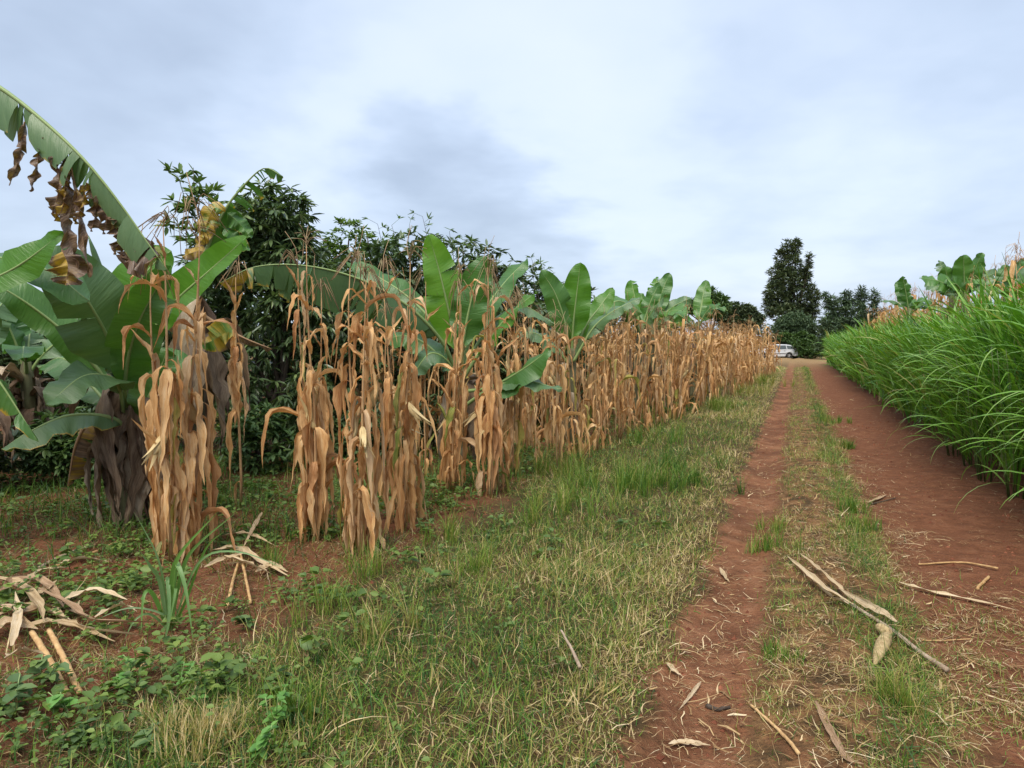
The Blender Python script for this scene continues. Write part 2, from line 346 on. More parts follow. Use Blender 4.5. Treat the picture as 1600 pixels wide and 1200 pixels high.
# ------------------------------------------------------------------ scatter helpers
def in_view(x, y, z=0, mx=180):
    px = 800 + FPX * x / np.maximum(y, .1); return (px > -mx) & (px < 1600 + mx) & (y > 1.7)
def scatter(bands, dens, vlo, vhi):
    """bands (y0,y1,per m2); dens(x,y,u,v) keeps with probability"""
    out = []
    for y0, y1, d in bands:
        u0, u1 = y0 / CS - 3, y1 / CS + 3; n = int((u1 - u0) * (vhi - vlo) * d)
        u = rng.uniform(u0, u1, n); v = rng.uniform(vlo, vhi, n); x, y = xy_of(u, v)
        k = (y >= y0) & (y < y1) & in_view(x, y); x, y, u, v = x[k], y[k], u[k], v[k]
        k = rng.random(len(x)) < dens(x, y, u, v); out.append(np.stack([x[k], y[k]], -1))
    return np.vstack(out)
def ribbons(mb, P, az, L, W, a0, a1, seg, colr, twist=0., flat=0., tipw=.08, pw=1.5, V=None, jit=0.):
    """curved strips: az heading, a0 start angle from upright, a1 added along it"""
    n = len(P); tt = np.linspace(0, 1, seg + 1); az = np.asarray(az); pos = np.array(P, float); hd = np.stack([np.cos(az), np.sin(az), 0 * az], -1)
    lat = np.stack([-np.sin(az), np.cos(az), 0 * az], -1); vs = []
    for k, tq in enumerate(tt):
        ang = a0 + a1 * tq ** 1.2; d = np.sin(ang)[:, None] * hd; d[:, 2] += np.cos(ang)
        nn = np.cos(ang)[:, None] * hd; nn[:, 2] -= np.sin(ang)
        tw = twist * tq; l = np.cos(tw)[..., None] * lat + np.sin(tw)[..., None] * nn if np.ndim(tw) else lat * math.cos(tw) + nn * math.sin(tw)
        wd = (W * np.clip((1 - tq ** pw) * min(1, .55 + 3 * tq), tipw, 1))[:, None] * .5
        vs += [pos - l * wd, pos + l * wd]
        pos = pos + d * (L / seg)[:, None]
        if jit: pos = pos + lat * (rng.normal(0, jit, n) * L)[:, None]
    Vt = np.stack(vs, 1).reshape(-1, 3); m = 2 * (seg + 1); b = np.arange(n)[:, None] * m + 2 * np.arange(seg)[None]
    Qd = np.stack([b, b + 1, b + 3, b + 2], -1).reshape(-1, 4)
    mb.add(Vt, Qd, col=np.repeat(colr, m, 0))
def pal(n, stops, f):
    f = np.clip(f, 0, 1); xs = [s[0] for s in stops]
    return np.stack([np.interp(f, xs, [s[1][k] for s in stops]) for k in range(3)], -1)
GR = [(0, (.030, .085, .016)), (.3, (.085, .185, .024)), (.5, (.18, .26, .036)), (.66, (.31, .29, .075)), (.84, (.44, .32, .13)), (1, (.64, .50, .27))]
def ground_pts(xy, dz=0.): return np.column_stack([xy, H(xy[:, 0], xy[:, 1]) + dz])

# field edge of the maize, world
EDGE = [gnd(*p) for p in ((120, 900), (280, 885), (480, 850), (640, 815), (775, 775), (880, 722), (960, 694), (1040, 660), (1100, 633), (1160, 607), (1207, 583))]
EY = np.array([e.y for e in EDGE]); EV = np.array([uv_of(e.x, e.y)[1] for e in EDGE]); EU = np.array([uv_of(e.x, e.y)[0] for e in EDGE])
_o = np.argsort(EU); EU, EV = EU[_o], EV[_o]
def edge_v(u): return np.interp(u, EU, EV)

# --- verge grass
def d_verge(x, y, u, v):
    ev = edge_v(u); patch = fnoise(x, y, 1.4, 11)
    d = sstep(-.50, -.68, v + .16 * (vnoise(x, y, 4, 1) - .5)) * (.45 + .9 * patch)
    leftfade = np.where(u < 6.5, sstep(-2.75, -2.15, v + .5 * (fnoise(x, y, 1.6, 5) - .5)), 1)
    return d * np.maximum(leftfade, .20) * (.12 + .88 * sstep(-.35, .15, v - ev))
xy = scatter([(1.7, 3.6, 7600), (3.6, 6, 4300), (6, 10, 1900), (10, 18, 800), (18, 45, 330)], d_verge, -4.6, -.5)
n = len(xy); x, y = xy.T; u, v = uv_of(x, y); dist = y
mb = MB(); P = ground_pts(xy, -.005)
pt = fnoise(x, y, 1.0, 21); dryn = .42 + .8 * (fnoise(x, y, .8, 31) - .5) + .36 * rng.normal(0, 1, n)
dryn = dryn + .3 * np.exp(-((v + .75) / .14) ** 2) + np.where((y > 14) & (v > -2.2), .12, 0) - .22 * bmp(y, 9, 2.5) * sstep(-.9, -1.4, v)
edgef = sstep(-.5, -1.0, v)
L = (.04 + .10 * rng.random(n) ** 1.6 + .16 * np.clip(pt - .5, 0, 1)) * (.55 + .55 * edgef) * (1 + .25 * (y > 10))
L = np.where(rng.random(n) < .04, L * 1.9, L)
Wd = (.0028 + .0050 * rng.random(n) ** 1.5) * (1 + np.clip(dist - 5, 0, 40) * .06)
ribbons(mb, P, rng.uniform(0, 6.28, n), L, Wd, rng.normal(.95, .55, n), rng.normal(.6, .95, n), 4, pal(n, GR, dryn), twist=rng.normal(0, .8, n), jit=.03)
tag(mb.build('verge_grass', M['grass']), 'tangled green and straw coloured grass covering the verge beside the red wheel rut', kind='stuff')

# --- centre strip grass (two low bands and thin mats between)
def d_cen(x, y, u, v):
    w = v + .14 * (fnoise(x, y, 1.6, 41) - .5); p = fnoise(x, y, 2.2, 43)
    band = np.maximum(.85 * bmp(w, -.02, .13), 1.9 * bmp(w, .47, .17)); near = sstep(5.2, 3.6, y)
    rest = .38 * sstep(-.2, .0, w) * sstep(.85, .5, w)
    rgt = near * .6 * sstep(.6, .9, w) * sstep(1.75, 1.2, w)
    return np.clip((band + rest + rgt) * np.clip((p - .30) * 3.2, .06, 1.2), 0, 1)
xy = scatter([(1.7, 3.6, 5600), (3.6, 6, 4200), (6, 10, 2300), (10, 18, 1000), (18, 45, 380)], d_cen, -.3, 1.9)
n = len(xy); x, y = xy.T; u, v = uv_of(x, y); mb = MB(); P = ground_pts(xy, -.004)
dryn = .56 + .5 * (fnoise(x, y, 1.2, 51) - .5) + .27 * rng.normal(0, 1, n) - .28 * bmp(v, .47, .15)
L = (.025 + .065 * rng.random(n) ** 1.4 + .12 * bmp(v, .47, .18) * rng.random(n)) * (1 + .2 * (y > 9)); L = np.where(rng.random(n) < .03, L * 2, L)
Wd = (.0022 + .0042 * rng.random(n) ** 1.3) * (1 + np.clip(y - 5, 0, 40) * .06)
ribbons(mb, P, rng.uniform(0, 6.28, n), L, Wd, rng.normal(.95, .45, n), rng.normal(.6, .7, n), 3, pal(n, GR, dryn), twist=rng.normal(0, .8, n), jit=.03)
tag(mb.build('strip_grass', M['grass']), 'low patchy grass growing on the strip between the two wheel ruts', kind='stuff')

# --- taller wispy tufts (stuff) : pixel, radius m, count, height, dryness
mb = MB()
TUFT = [(960, 765, .45, 420, .42, .38), (1010, 760, .4, 380, .40, .36), (900, 800, .4, 320, .36, .45), (1060, 735, .35, 260, .34, .16), (1090, 760, .3, 240, .25, .12),
        (860, 745, .4, 200, .5, .5), (1120, 640, .6, 420, .40, .5), (1165, 615, .8, 500, .45, .6), (1190, 600, .9, 420, .45, .62), (1150, 600, .6, 260, .5, .28), (1040, 690, .5, 300, .38, .35),
        (470, 1110, .10, 110, .24, .42), (520, 960, .14, 120, .34, .5), (600, 1000, .16, 120, .3, .6), (760, 900, .2, 130, .25, .4), (300, 1165, .14, 240, .16, .86), (270, 1150, .12, 180, .15, .88), (340, 1150, .12, 160, .15, .9),
        (1200, 860, .16, 180, .2, .42), (1215, 830, .14, 120, .2, .45), (1330, 800, .14, 160, .2, .33), (1345, 830, .14, 170, .18, .34), (1310, 700, .2, 170, .2, .34), (1300, 660, .3, 200, .2, .36),
        (1395, 1090, .05, 90, .2, .52), (1415, 1110, .04, 60, .2, .55), (1210, 1020, .08, 80, .1, .35), (1225, 1030, .07, 60, .1, .38), (440, 880, .25, 60, .3, .35), (700, 850, .25, 120, .34, .45), (560, 905, .2, 120, .35, .42)]
for px, py, r, k, h, dr in TUFT:
    c = gnd(px, py); ng = max(2, int(k / 25)); cen = rng.normal(0, r * .55, (ng, 2)); wh = rng.integers(0, ng, k)
    xy = np.array([[c.x, c.y]]) + cen[wh] + rng.normal(0, .025, (k, 2)); P = ground_pts(xy, -.005); L = h * rng.uniform(.45, 1.15, k)
    ribbons(mb, P, rng.uniform(0, 6.28, k), L, (.003 + .004 * rng.random(k)) * (1 + max(0, c.y - 4) * .07), np.abs(rng.normal(.18, .2, k)), np.abs(rng.normal(.8, .5, k)), 5,
            pal(k, GR, dr + rng.normal(0, .16, k)), twist=rng.normal(0, .6, k))
tag(mb.build('tall_grass', M['grass']), 'taller wispy grass tufts rising out of the verge', kind='stuff')

# --- understory below the banana and mango trees, left
def d_und(x, y, u, v):
    b = sstep(.15, -.3, v - edge_v(u)) * (.2 + 1.0 * np.clip(fnoise(x, y, 1.1, 61) * 1.8 - .5, 0, 1)); return b * np.where(y < 5.5, .35, 1)
xy = scatter([(2.5, 6, 700), (6, 10, 520), (10, 20, 160)], d_und, -14, -2.0)
n = len(xy); x, y = xy.T; mb = MB(); P = ground_pts(xy, -.004)
ribbons(mb, P, rng.uniform(0, 6.28, n), .08 + .22 * rng.random(n) ** 1.5, (.004 + .006 * rng.random(n)) * (1 + np.clip(y - 6, 0, 20) * .05), np.abs(rng.normal(.4, .35, n)), np.abs(rng.normal(.8, .5, n)), 4,
        pal(n, GR, .18 + .22 * rng.normal(0, 1, n)), twist=rng.normal(0, .8, n))
tag(mb.build('understory_grass', M['grass']), 'sparse dark green grass on the tilled earth under the banana plants', kind='stuff')

# --- broad leaves
def ovate(mb, P, d, L, W, up, fold=.35, **at):
    """one folded leaf (two quads) per row"""
    b = nrm(np.cross(d, up)); nn = np.cross(b, d); n = len(P); L = L[:, None]; W = W[:, None]
    r1 = P + d * L * .28 + b * W * .42 + nn * W * fold * .42; r2 = P + d * L * .64 + b * W * .40 + nn * W * (fold * .4) - nn * L * .05
    l1 = P + d * L * .28 - b * W * .42 + nn * W * fold * .42; l2 = P + d * L * .64 - b * W * .40 + nn * W * (fold * .4) - nn * L * .05
    tip = P + d * L - nn * L * .14; V = np.stack([P, r1, r2, tip, l2, l1], 1).reshape(-1, 3); k = np.arange(n)[:, None] * 6
    mb.add(V, np.vstack([k + np.array([0, 1, 2, 3]), k + np.array([0, 3, 4, 5])]), **at)
def rand_dirs(n, zlo=-1., zhi=1.):
    z = rng.uniform(zlo, zhi, n); a = rng.uniform(0, 6.28, n); r = np.sqrt(np.maximum(0, 1 - z * z)); return np.stack([r * np.cos(a), r * np.sin(a), z], -1)
def d_weed(x, y, u, v):
    p = fnoise(x, y, 1.8, 71); near = (y < 5.2) * sstep(-1.75, -2.3, v) * np.clip((p - .50) * 4, 0, 1)
    far = (y >= 5.2) * sstep(.2, -.3, v - edge_v(u)) * np.clip((p - .36) * 3, 0, 1) * .9
    vg = .10 * sstep(-.9, -1.2, v) * np.clip((p - .4) * 3, 0, 1)
    return np.maximum(np.maximum(near, far), vg)
xy = scatter([(1.7, 5.2, 210), (5.2, 9, 170), (9, 18, 70)], d_weed, -12, -.7)
n = len(xy); k = 7; mb = MB(); hgt = np.repeat(.04 + .12 * rng.random(n), k); P = np.repeat(ground_pts(xy), k, 0); m_ = len(P)
d = rand_dirs(m_, -.15, .5); sz = np.repeat(rng.choice([.03, .045, .07], n, p=[.5, .35, .15]) * rng.uniform(.8, 1.2, n), k) * rng.uniform(.7, 1.2, m_)
P[:, 2] += hgt * rng.uniform(.35, 1, m_); P[:, :2] += d[:, :2] * .02
ovate(mb, P, d, sz, sz * .72, np.array([0, 0, 1.]) + rng.normal(0, .3, (m_, 3)))
tag(mb.build('weed_leaves', M['weed']), 'low broad leaved weeds creeping over the red earth bank', kind='stuff')

# --- straw litter and clods
STR = [(0, (.12, .065, .03)), (.35, (.27, .16, .07)), (.75, (.50, .35, .17)), (1, (.70, .57, .36))]
def d_straw(x, y, u, v):
    p = fnoise(x, y, 2.5, 81)
    rut = .38 * bmp(v, -.37, .3); cen = 1. * sstep(-.2, .1, v) * sstep(1.0, .6, v); lip = 1. * bmp(v, .78, .24) + .35 * bmp(v, -.66, .12)
    near = sstep(5.2, 3.6, y) * 1.0 * sstep(.5, .8, v) * sstep(2.4, 1.6, v); soil = .16 * sstep(.8, 1.1, v) * sstep(2.4, 2., v)
    lft = .42 * sstep(-2.3, -2.8, v) + .45 * sstep(-.6, -.9, v)
    return np.clip(np.maximum.reduce([rut, cen, lip, near, soil, lft]) * np.clip((p - .25) * 2.4, .1, 1.3), 0, 1)
xy = scatter([(1.7, 3.6, 3600), (3.6, 6, 2300), (6, 10, 900), (10, 20, 240), (20, 45, 50)], d_straw, -9., 2.4)
BUN = [(1110, 885, .18, 26), (1125, 910, .12, 22), (1120, 943, .2, 30), (1130, 955, .16, 20), (1090, 1022, .16, 34), (1130, 1012, .16, 34), (1110, 1035, .18, 20), (1080, 1085, .12, 14), (1125, 1115, .12, 26), (1110, 1150, .14, 20), (1065, 1160, .12, 22), (1030, 1170, .1, 16), (1150, 760, .3, 60), (1165, 735, .3, 60), (1190, 700, .3, 40), (1080, 870, .2, 30), (1420, 840, .3, 60), (1390, 870, .3, 50), (1480, 960, .25, 70), (1520, 990, .3, 70), (1560, 1060, .3, 60), (1260, 760, .25, 50), (1265, 720, .3, 40), (1250, 800, .2, 30)]
bx = [np.array([[gnd(px, py).x, gnd(px, py).y]]) + rng.normal(0, r * .6, (k, 2)) for px, py, r, k in BUN]
nb = sum(len(b) for b in bx); xy = np.vstack([xy] + bx); n = len(xy); mb = MB(); P = ground_pts(xy, .004); P[:, 2] += .02 * rng.random(n) ** 2
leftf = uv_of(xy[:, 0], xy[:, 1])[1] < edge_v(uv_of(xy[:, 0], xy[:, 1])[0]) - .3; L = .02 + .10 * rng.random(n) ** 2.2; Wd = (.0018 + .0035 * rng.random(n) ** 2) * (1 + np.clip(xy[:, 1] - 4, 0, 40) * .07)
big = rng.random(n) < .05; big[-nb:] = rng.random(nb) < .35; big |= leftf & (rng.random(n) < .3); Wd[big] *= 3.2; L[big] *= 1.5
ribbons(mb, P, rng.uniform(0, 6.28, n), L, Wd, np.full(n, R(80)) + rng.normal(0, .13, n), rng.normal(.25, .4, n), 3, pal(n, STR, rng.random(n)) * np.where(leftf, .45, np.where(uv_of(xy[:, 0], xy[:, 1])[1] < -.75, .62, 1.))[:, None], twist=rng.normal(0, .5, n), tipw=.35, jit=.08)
tag(mb.build('straw_litter', M['straw']), 'scattered straw and shredded maize leaf lying on the track', kind='stuff')
def d_clod(x, y, u, v): return np.maximum.reduce([.9 * bmp(v, -.37, .22), sstep(.8, 1.1, v), .8 * sstep(-2.3, -2.7, v)]) * np.clip((fnoise(x, y, 2, 91) - .3) * 2.5, 0.05, 1)
xy = scatter([(1.7, 4, 700), (4, 7, 340), (7, 15, 170)], d_clod, -5.5, 2.3); n = len(xy); P = ground_pts(xy)
sz = (.003 + .015 * rng.random(n) ** 4) * (1 + .05 * np.clip(xy[:, 1] - 5, 0, 20)); oc = np.array([[1, 0, 0], [-1, 0, 0], [0, 1, 0], [0, -1, 0], [0, 0, .8], [0, 0, -.8]])
V = P[:, None] + sz[:, None, None] * oc[None] * rng.uniform(.6, 1.4, (n, 6, 3)); f = np.array([[0, 2, 4], [2, 1, 4], [1, 3, 4], [3, 0, 4], [2, 0, 5], [1, 2, 5], [3, 1, 5], [0, 3, 5]])
mb = MB(); mb.add(V.reshape(-1, 3), None, (np.arange(n)[:, None, None] * 6 + f[None]).reshape(-1, 3), col=np.repeat(pal(n, [(0, (.10, .032, .018)), (1, (.24, .09, .05))], rng.random(n)), 6, 0))
M['clod'] = attr_mat('earth_clod', .95, 0, .1); tag(mb.build('soil_crumbs', M['clod'], smooth=False), 'small crumbs of red earth lying on the track', kind='stuff')

# ------------------------------------------------------------------ napier grass on the right
NA = [(0, (.050, .13, .018)), (.4, (.10, .24, .026)), (.75, (.17, .33, .04)), (.92, (.28, .40, .10)), (1, (.46, .38, .16))]
def napier_leaves(mb, cx, cy, k, hh, Lm, out_bias=None, wmul=1.):
    P = np.column_stack([cx, cy, H(cx, cy)]); n = len(P); z = hh * rng.random(n) ** .75
    az = rng.uniform(0, 6.28, n)
    if out_bias is not None:
        tow = math.atan2(SN, -CS); az = np.where(rng.random(n) < out_bias, tow + rng.normal(0, .75, n), az)
    P[:, 2] += z; L = Lm * rng.uniform(.55, 1.15, n)
    ribbons(mb, P, az, L, wmul * (.024 + .032 * rng.random(n)) * (1 + np.clip(cy - 9, 0, 40) * .035), np.abs(rng.normal(.36, .24, n)), rng.gamma(4, .32, n) * .62, 7, pal(n, NA, .5 + .28 * rng.normal(0, 1, n)), twist=rng.normal(0, .5, n), pw=2.2)
mb = MB()
for y0, y1, dn in ((3, 9, 400), (9, 16, 330), (16, 30, 190), (30, 52, 90)):
    u0, u1 = y0 / CS, y1 / CS + 2; n = int((u1 - u0) * 1.3 * dn); u = rng.uniform(u0, u1, n); v = 2.0 + .35 * sstep(11, 6.5, u) + 1.25 * rng.random(n) ** 1.4 + .25 * (fnoise(u, u * 0, .7, 3) - .5)
    x, y = xy_of(u, v); k = (y > y0) & (y < y1) & in_view(x, y, 0, 500); napier_leaves(mb, x[k], y[k], 0, 1.28 + .4 * fnoise(x[k], y[k], .6, 8) + .25 * sstep(12, 7, y[k]), .98, .5)
    n2 = n // 8; u = rng.uniform(u0, u1, n2); v = 2.4 + .9 * rng.random(n2); x, y = xy_of(u, v); k = in_view(x, y, 0, 500); x, y = x[k], y[k]; n2 = len(x)   # canes
    P = np.column_stack([x, y, H(x, y)]); ribbons(mb, P, rng.uniform(0, 6.28, n2), rng.uniform(1., 1.7, n2), np.full(n2, .016) * (1 + np.clip(y - 9, 0, 40) * .03), np.abs(rng.normal(.12, .1, n2)), np.abs(rng.normal(.2, .15, n2)), 4, pal(n2, NA, .45 + .2 * rng.normal(0, 1, n2)), tipw=.4)
tag(mb.build('napier_grass', M['napier']), 'dense bright green stand of tall fodder grass along the track', kind='stuff')
# nearer outer clumps, built leaf by leaf
blade_meshes = []
for s in range(8):
    m1 = MB(); L = np.array([rng.uniform(.75, 1.15)])
    ribbons(m1, np.zeros((1, 3)), np.array([0.]), L, np.array([rng.uniform(.022, .034)]), np.array([.25 + .06 * s]), np.array([.9 + .2 * s]), 10, pal(1, NA, np.array([.3 + .08 * s])), twist=rng.normal(0, .5, 1), pw=2.4)
    blade_meshes.append(m1.mesh('napier_leaf', M['napier']))
def napier_clump(px, py, label, nl=60, hmax=1.35):
    uu = py; p = Vector((*xy_of(uu, 2.0 + .35 * float(sstep(11, 6.5, uu)) + .1 * math.sin(uu * 5)), 0)); p.z = hz(p.x, p.y); r = thing('fodder_grass_clump', p, label, 'grass clump', 'outer clumps of fodder grass along the track')
    m1 = MB()
    for k in range(6):
        a = rng.uniform(0, 6.28); q = np.array([.08 * math.cos(a), .08 * math.sin(a), 0.]); e = q * rng.uniform(1.5, 3.5) + np.array([-.1 * CS, .1 * SN, hmax * rng.uniform(.8, 1.2)])
        m1.tube(spline([q, (q + e) / 2 + rng.normal(0, .02, 3), e], 6), np.linspace(.008, .004, 6), 5, col=np.array([.12, .17, .05]))
    tag(m1.build('canes', M['napier'], r), kind='stuff')
    for k in range(nl):
        o = link('leaf', blade_meshes[rng.integers(8)], r); a = math.atan2(SN, -CS) + rng.normal(0, .9); z = hmax * rng.random() ** .8
        o.location = (.1 * math.cos(a) * rng.random() * 1.5, .1 * math.sin(a) * rng.random() * 1.5, z); o.rotation_euler = (rng.normal(0, .12), rng.normal(0, .15), a); s = rng.uniform(.7, 1.1); o.scale = (s, s, s)
for px, py, lb in ((0, 7.0, 'nearest tall clump of fodder grass arching over bare red soil at the frame edge'), (0, 7.8, 'clump of fodder grass with long pale arching leaves just beyond the nearest clump'),
                   (0, 8.6, 'fodder grass clump trailing long leaves over the red soil, third along the edge'), (0, 9.5, 'fodder grass clump opposite the green verge tufts, fourth along the edge'), (0, 10.5, 'fodder grass clump leaning over the right rut, fifth along the edge'), (0, 11.6, 'fodder grass clump leaning over the right rut, sixth along the edge')):
    napier_clump(px, py, lb)

# ------------------------------------------------------------------ maize
def maize_leaf_arr(r, kind, nseg=18, nc=4):
    L = r.uniform(.55, .85); W = r.uniform(.060, .105); tt = np.linspace(0, 1, nseg + 1)
    if kind == 'hang': ka, kv = [0, .035, .09, .2, 1], [R(22), R(70), R(155), R(177), R(181 + r.uniform(-5, 4))]
    elif kind == 'fold': f = r.uniform(.22, .42); ka, kv = [0, f - .04, f + .05, 1], [R(r.uniform(25, 55)), R(r.uniform(50, 85)), R(160), R(176)]
    elif kind == 'arch': ka, kv = [0, .3, .6, 1], [R(30), R(65), R(125), R(172)]
    else: ka, kv = [0, .5, 1], [R(20), R(32), R(50)]; L *= .55
    an = np.interp(tt, ka, kv) + r.normal(0, .05, nseg + 1) + .035 * np.sin(tt * r.uniform(5, 11) + r.uniform(0, 6))
    d = np.stack([np.sin(an), 0 * an, np.cos(an)], -1); p = np.vstack([[0, 0, 0], np.cumsum((d[:-1] + d[1:]) / 2 * L / nseg, 0)])
    p[:, 1] += np.cumsum(r.normal(0, .0028, nseg + 1)); nn = np.stack([np.cos(an), 0 * an, -np.sin(an)], -1); lat = np.array([0, 1., 0])
    tw = r.normal(0, 1.1) * np.clip(tt - .12, 0, 1) + np.cumsum(r.normal(0, .10, nseg + 1)); tw = tw - tw[0]
    l = np.cos(tw)[:, None] * lat + np.sin(tw)[:, None] * nn; m_ = np.cross(d, l)
    wd = W / 2 * np.clip((.35 + 2.6 * tt), 0, 1) * np.clip((1 - tt ** 1.7), .02, 1) * (1 + .16 * np.interp(tt, np.linspace(0, 1, 8), r.normal(0, 1, 8)) + .07 * r.normal(0, 1, nseg + 1))
    curl = r.uniform(.3, 1.5) + .35 * np.sin(tt * r.uniform(4, 9) + r.uniform(0, 6)); V = []; UVs = []
    for j in range(nc + 1):
        tj = -1 + 2 * j / nc; ca = curl * abs(tj); ruf = .42 * wd * np.interp(tt, np.linspace(0, 1, 13), r.normal(0, 1, 13)) * abs(tj) ** 1.5
        off = l * (wd * tj * np.cos(ca * .6))[:, None] + m_ * (wd * abs(tj) * np.sin(ca) + ruf)[:, None]
        V.append(p + off); UVs.append(np.stack([tt, np.full(nseg + 1, tj), 0 * tt], -1))
    V = np.stack(V, 1).reshape(-1, 3); UVs = np.stack(UVs, 1).reshape(-1, 3)
    i = np.arange(nseg)[:, None] * (nc + 1) + np.arange(nc)[None]; Qd = np.stack([i, i + 1, i + nc + 2, i + nc + 1], -1).reshape(-1, 4)
    return V, Qd, UVs
def stalk_arr(r, h, k=6):
    z = np.linspace(0, h, 9); p = np.stack([np.cumsum(r.normal(0, .008, 9)), np.cumsum(r.normal(0, .008, 9)), z], -1); p[:, :2] -= p[0, :2]; return p, np.interp(z / h, [0, .6, 1], [.0125, .009, .003])
def tassel_arr(mb, r, top, droop=0., n=10):
    T = np.array(top); mb.tube(spline([T, T + [r.normal(0, .02), r.normal(0, .02), .16], T + [r.normal(0, .05), r.normal(0, .05), .32]], 5), np.linspace(.004, .0025, 5), 4)
    for _ in range(n):
        a = r.uniform(0, 6.28); c, s = math.cos(a), math.sin(a); L = r.uniform(.15, .27); z0 = r.uniform(0, .1); dr = droop + r.uniform(0, .7)
        q = T + [0, 0, z0]; m1 = q + np.array([c * .35, s * .35, .75 - .5 * droop]) * L * .6; e = q + np.array([c * (.65), s * (.65), .75 - 1.3 * dr]) * L
        mb.tube(spline([q, m1, e], 5), np.full(5, .0026), 3)
def ear_mesh(r, name='ear'):
    mb = MB(); n = 8; z = np.linspace(0, 1, n); rad = np.interp(z, [0, .1, .35, .7, .92, 1], [.010, .024, .032, .027, .010, .004]); p = np.stack([.01 * np.sin(z * 3), 0 * z, z * .21], -1)
    mb.tube(p, rad, 9)
    for k in range(4):
        a = k * 1.6 + r.uniform(-.4, .4); ribbons_one(mb, [math.cos(a) * .015, math.sin(a) * .015, .02], a, .24 + r.uniform(-.05, .05), .045, .05, .35)
    return mb.mesh(name, M['ear'])
def ribbons_one(mb, p, az, L, W, a0, a1, seg=6):
    m2 = MB(); ribbons(m2, np.array([p], float), np.array([az]), np.array([L]), np.array([W]), np.array([a0]), np.array([a1]), seg, np.array([[.5, .4, .2]]), pw=2.0); mb.add(m2.V[0], m2.Q[0])
r0 = np.random.default_rng(11)
KIND = ['hang'] * 9 + ['fold'] * 6 + ['arch'] * 3 + ['stub'] * 2
LEAF = {}
for kd in ('hang', 'fold', 'arch', 'stub'):
    LEAF[kd] = []
    for _ in range(9 if kd == 'hang' else 5):
        v, q, uvp = maize_leaf_arr(r0, kd); LEAF[kd].append((mesh_of('maize_leaf', v, [q], M['maize'], {'uvp': uvp}), mesh_of('maize_leaf_green', v, [q], M['maize_green'], {'uvp': uvp})))
STALK = []
for hh in (1.85, 2.0, 2.1, 2.2, 2.3):
    p, rd = stalk_arr(r0, hh); v, q, tr = tube(p, rd, 7); STALK.append((hh, p, mesh_of('maize_stalk', v, [q, tr], M['stalk'])))
TASS = []
for k in range(5):
    mb = MB(); tassel_arr(mb, r0, (0, 0, 0), droop=.2 + .15 * k, n=9 + k); TASS.append(mb.mesh('maize_tassel', M['tassel']))
EARS = [ear_mesh(r0) for _ in range(3)]
def maize_plant(loc, label, group=None, r=None, si=None, nleaf=14, lean=(0, 0), ears=1, green=.08, zmax=None, top=True, scale=1.):
    r = r or r0; si = r.integers(len(STALK)) if si is None else si; hh, p, sm = STALK[si]
    t = thing('maize_plant', loc, label, 'maize plant', group); t.rotation_euler = (lean[0], lean[1], r.uniform(0, 6.28)); t.scale = (scale,) * 3
    link('stalk', sm, t)
    zs = np.sort(np.r_[r.uniform(.12, 1.6, nleaf - 3), r.uniform(1.55, .95 * hh, 3)]); az0 = r.uniform(0, 6.28)
    for k, z in enumerate(zs):
        hi = z / hh; kd = r.choice(['hang', 'fold', 'arch', 'stub'], p=[.90, .05, .0, .05] if z < 1.45 else [.38, .32, .14, .16])
        ms = LEAF[kd][r.integers(len(LEAF[kd]))]; o = link('leaf', ms[1] if r.random() < green else ms[0], t)
        q = [np.interp(z, p[:, 2], p[:, c]) for c in (0, 1)]; o.location = (q[0], q[1], z); o.rotation_euler = (r.normal(0, .06), r.normal(0, .06), az0 + k * math.pi + r.normal(0, .7))
        s = r.uniform(.76, 1.18) * (1 if z < 1.4 else .66); o.scale = (s, s, s)
    if top and r.random() < .8:
        o = link('tassel', TASS[r.integers(5)], t); o.location = tuple(p[-1]); o.rotation_euler = (r.normal(0, .25), r.normal(0, .25), r.uniform(0, 6))
    for k in range(ears):
        o = link('ear', EARS[r.integers(3)], t); z = r.uniform(.8, 1.15); o.location = (np.interp(z, p[:, 2], p[:, 0]), np.interp(z, p[:, 2], p[:, 1]), z); o.rotation_euler = (0, r.choice([.35, .5, 2.3, 2.6]), r.uniform(0, 6.28))
    return t
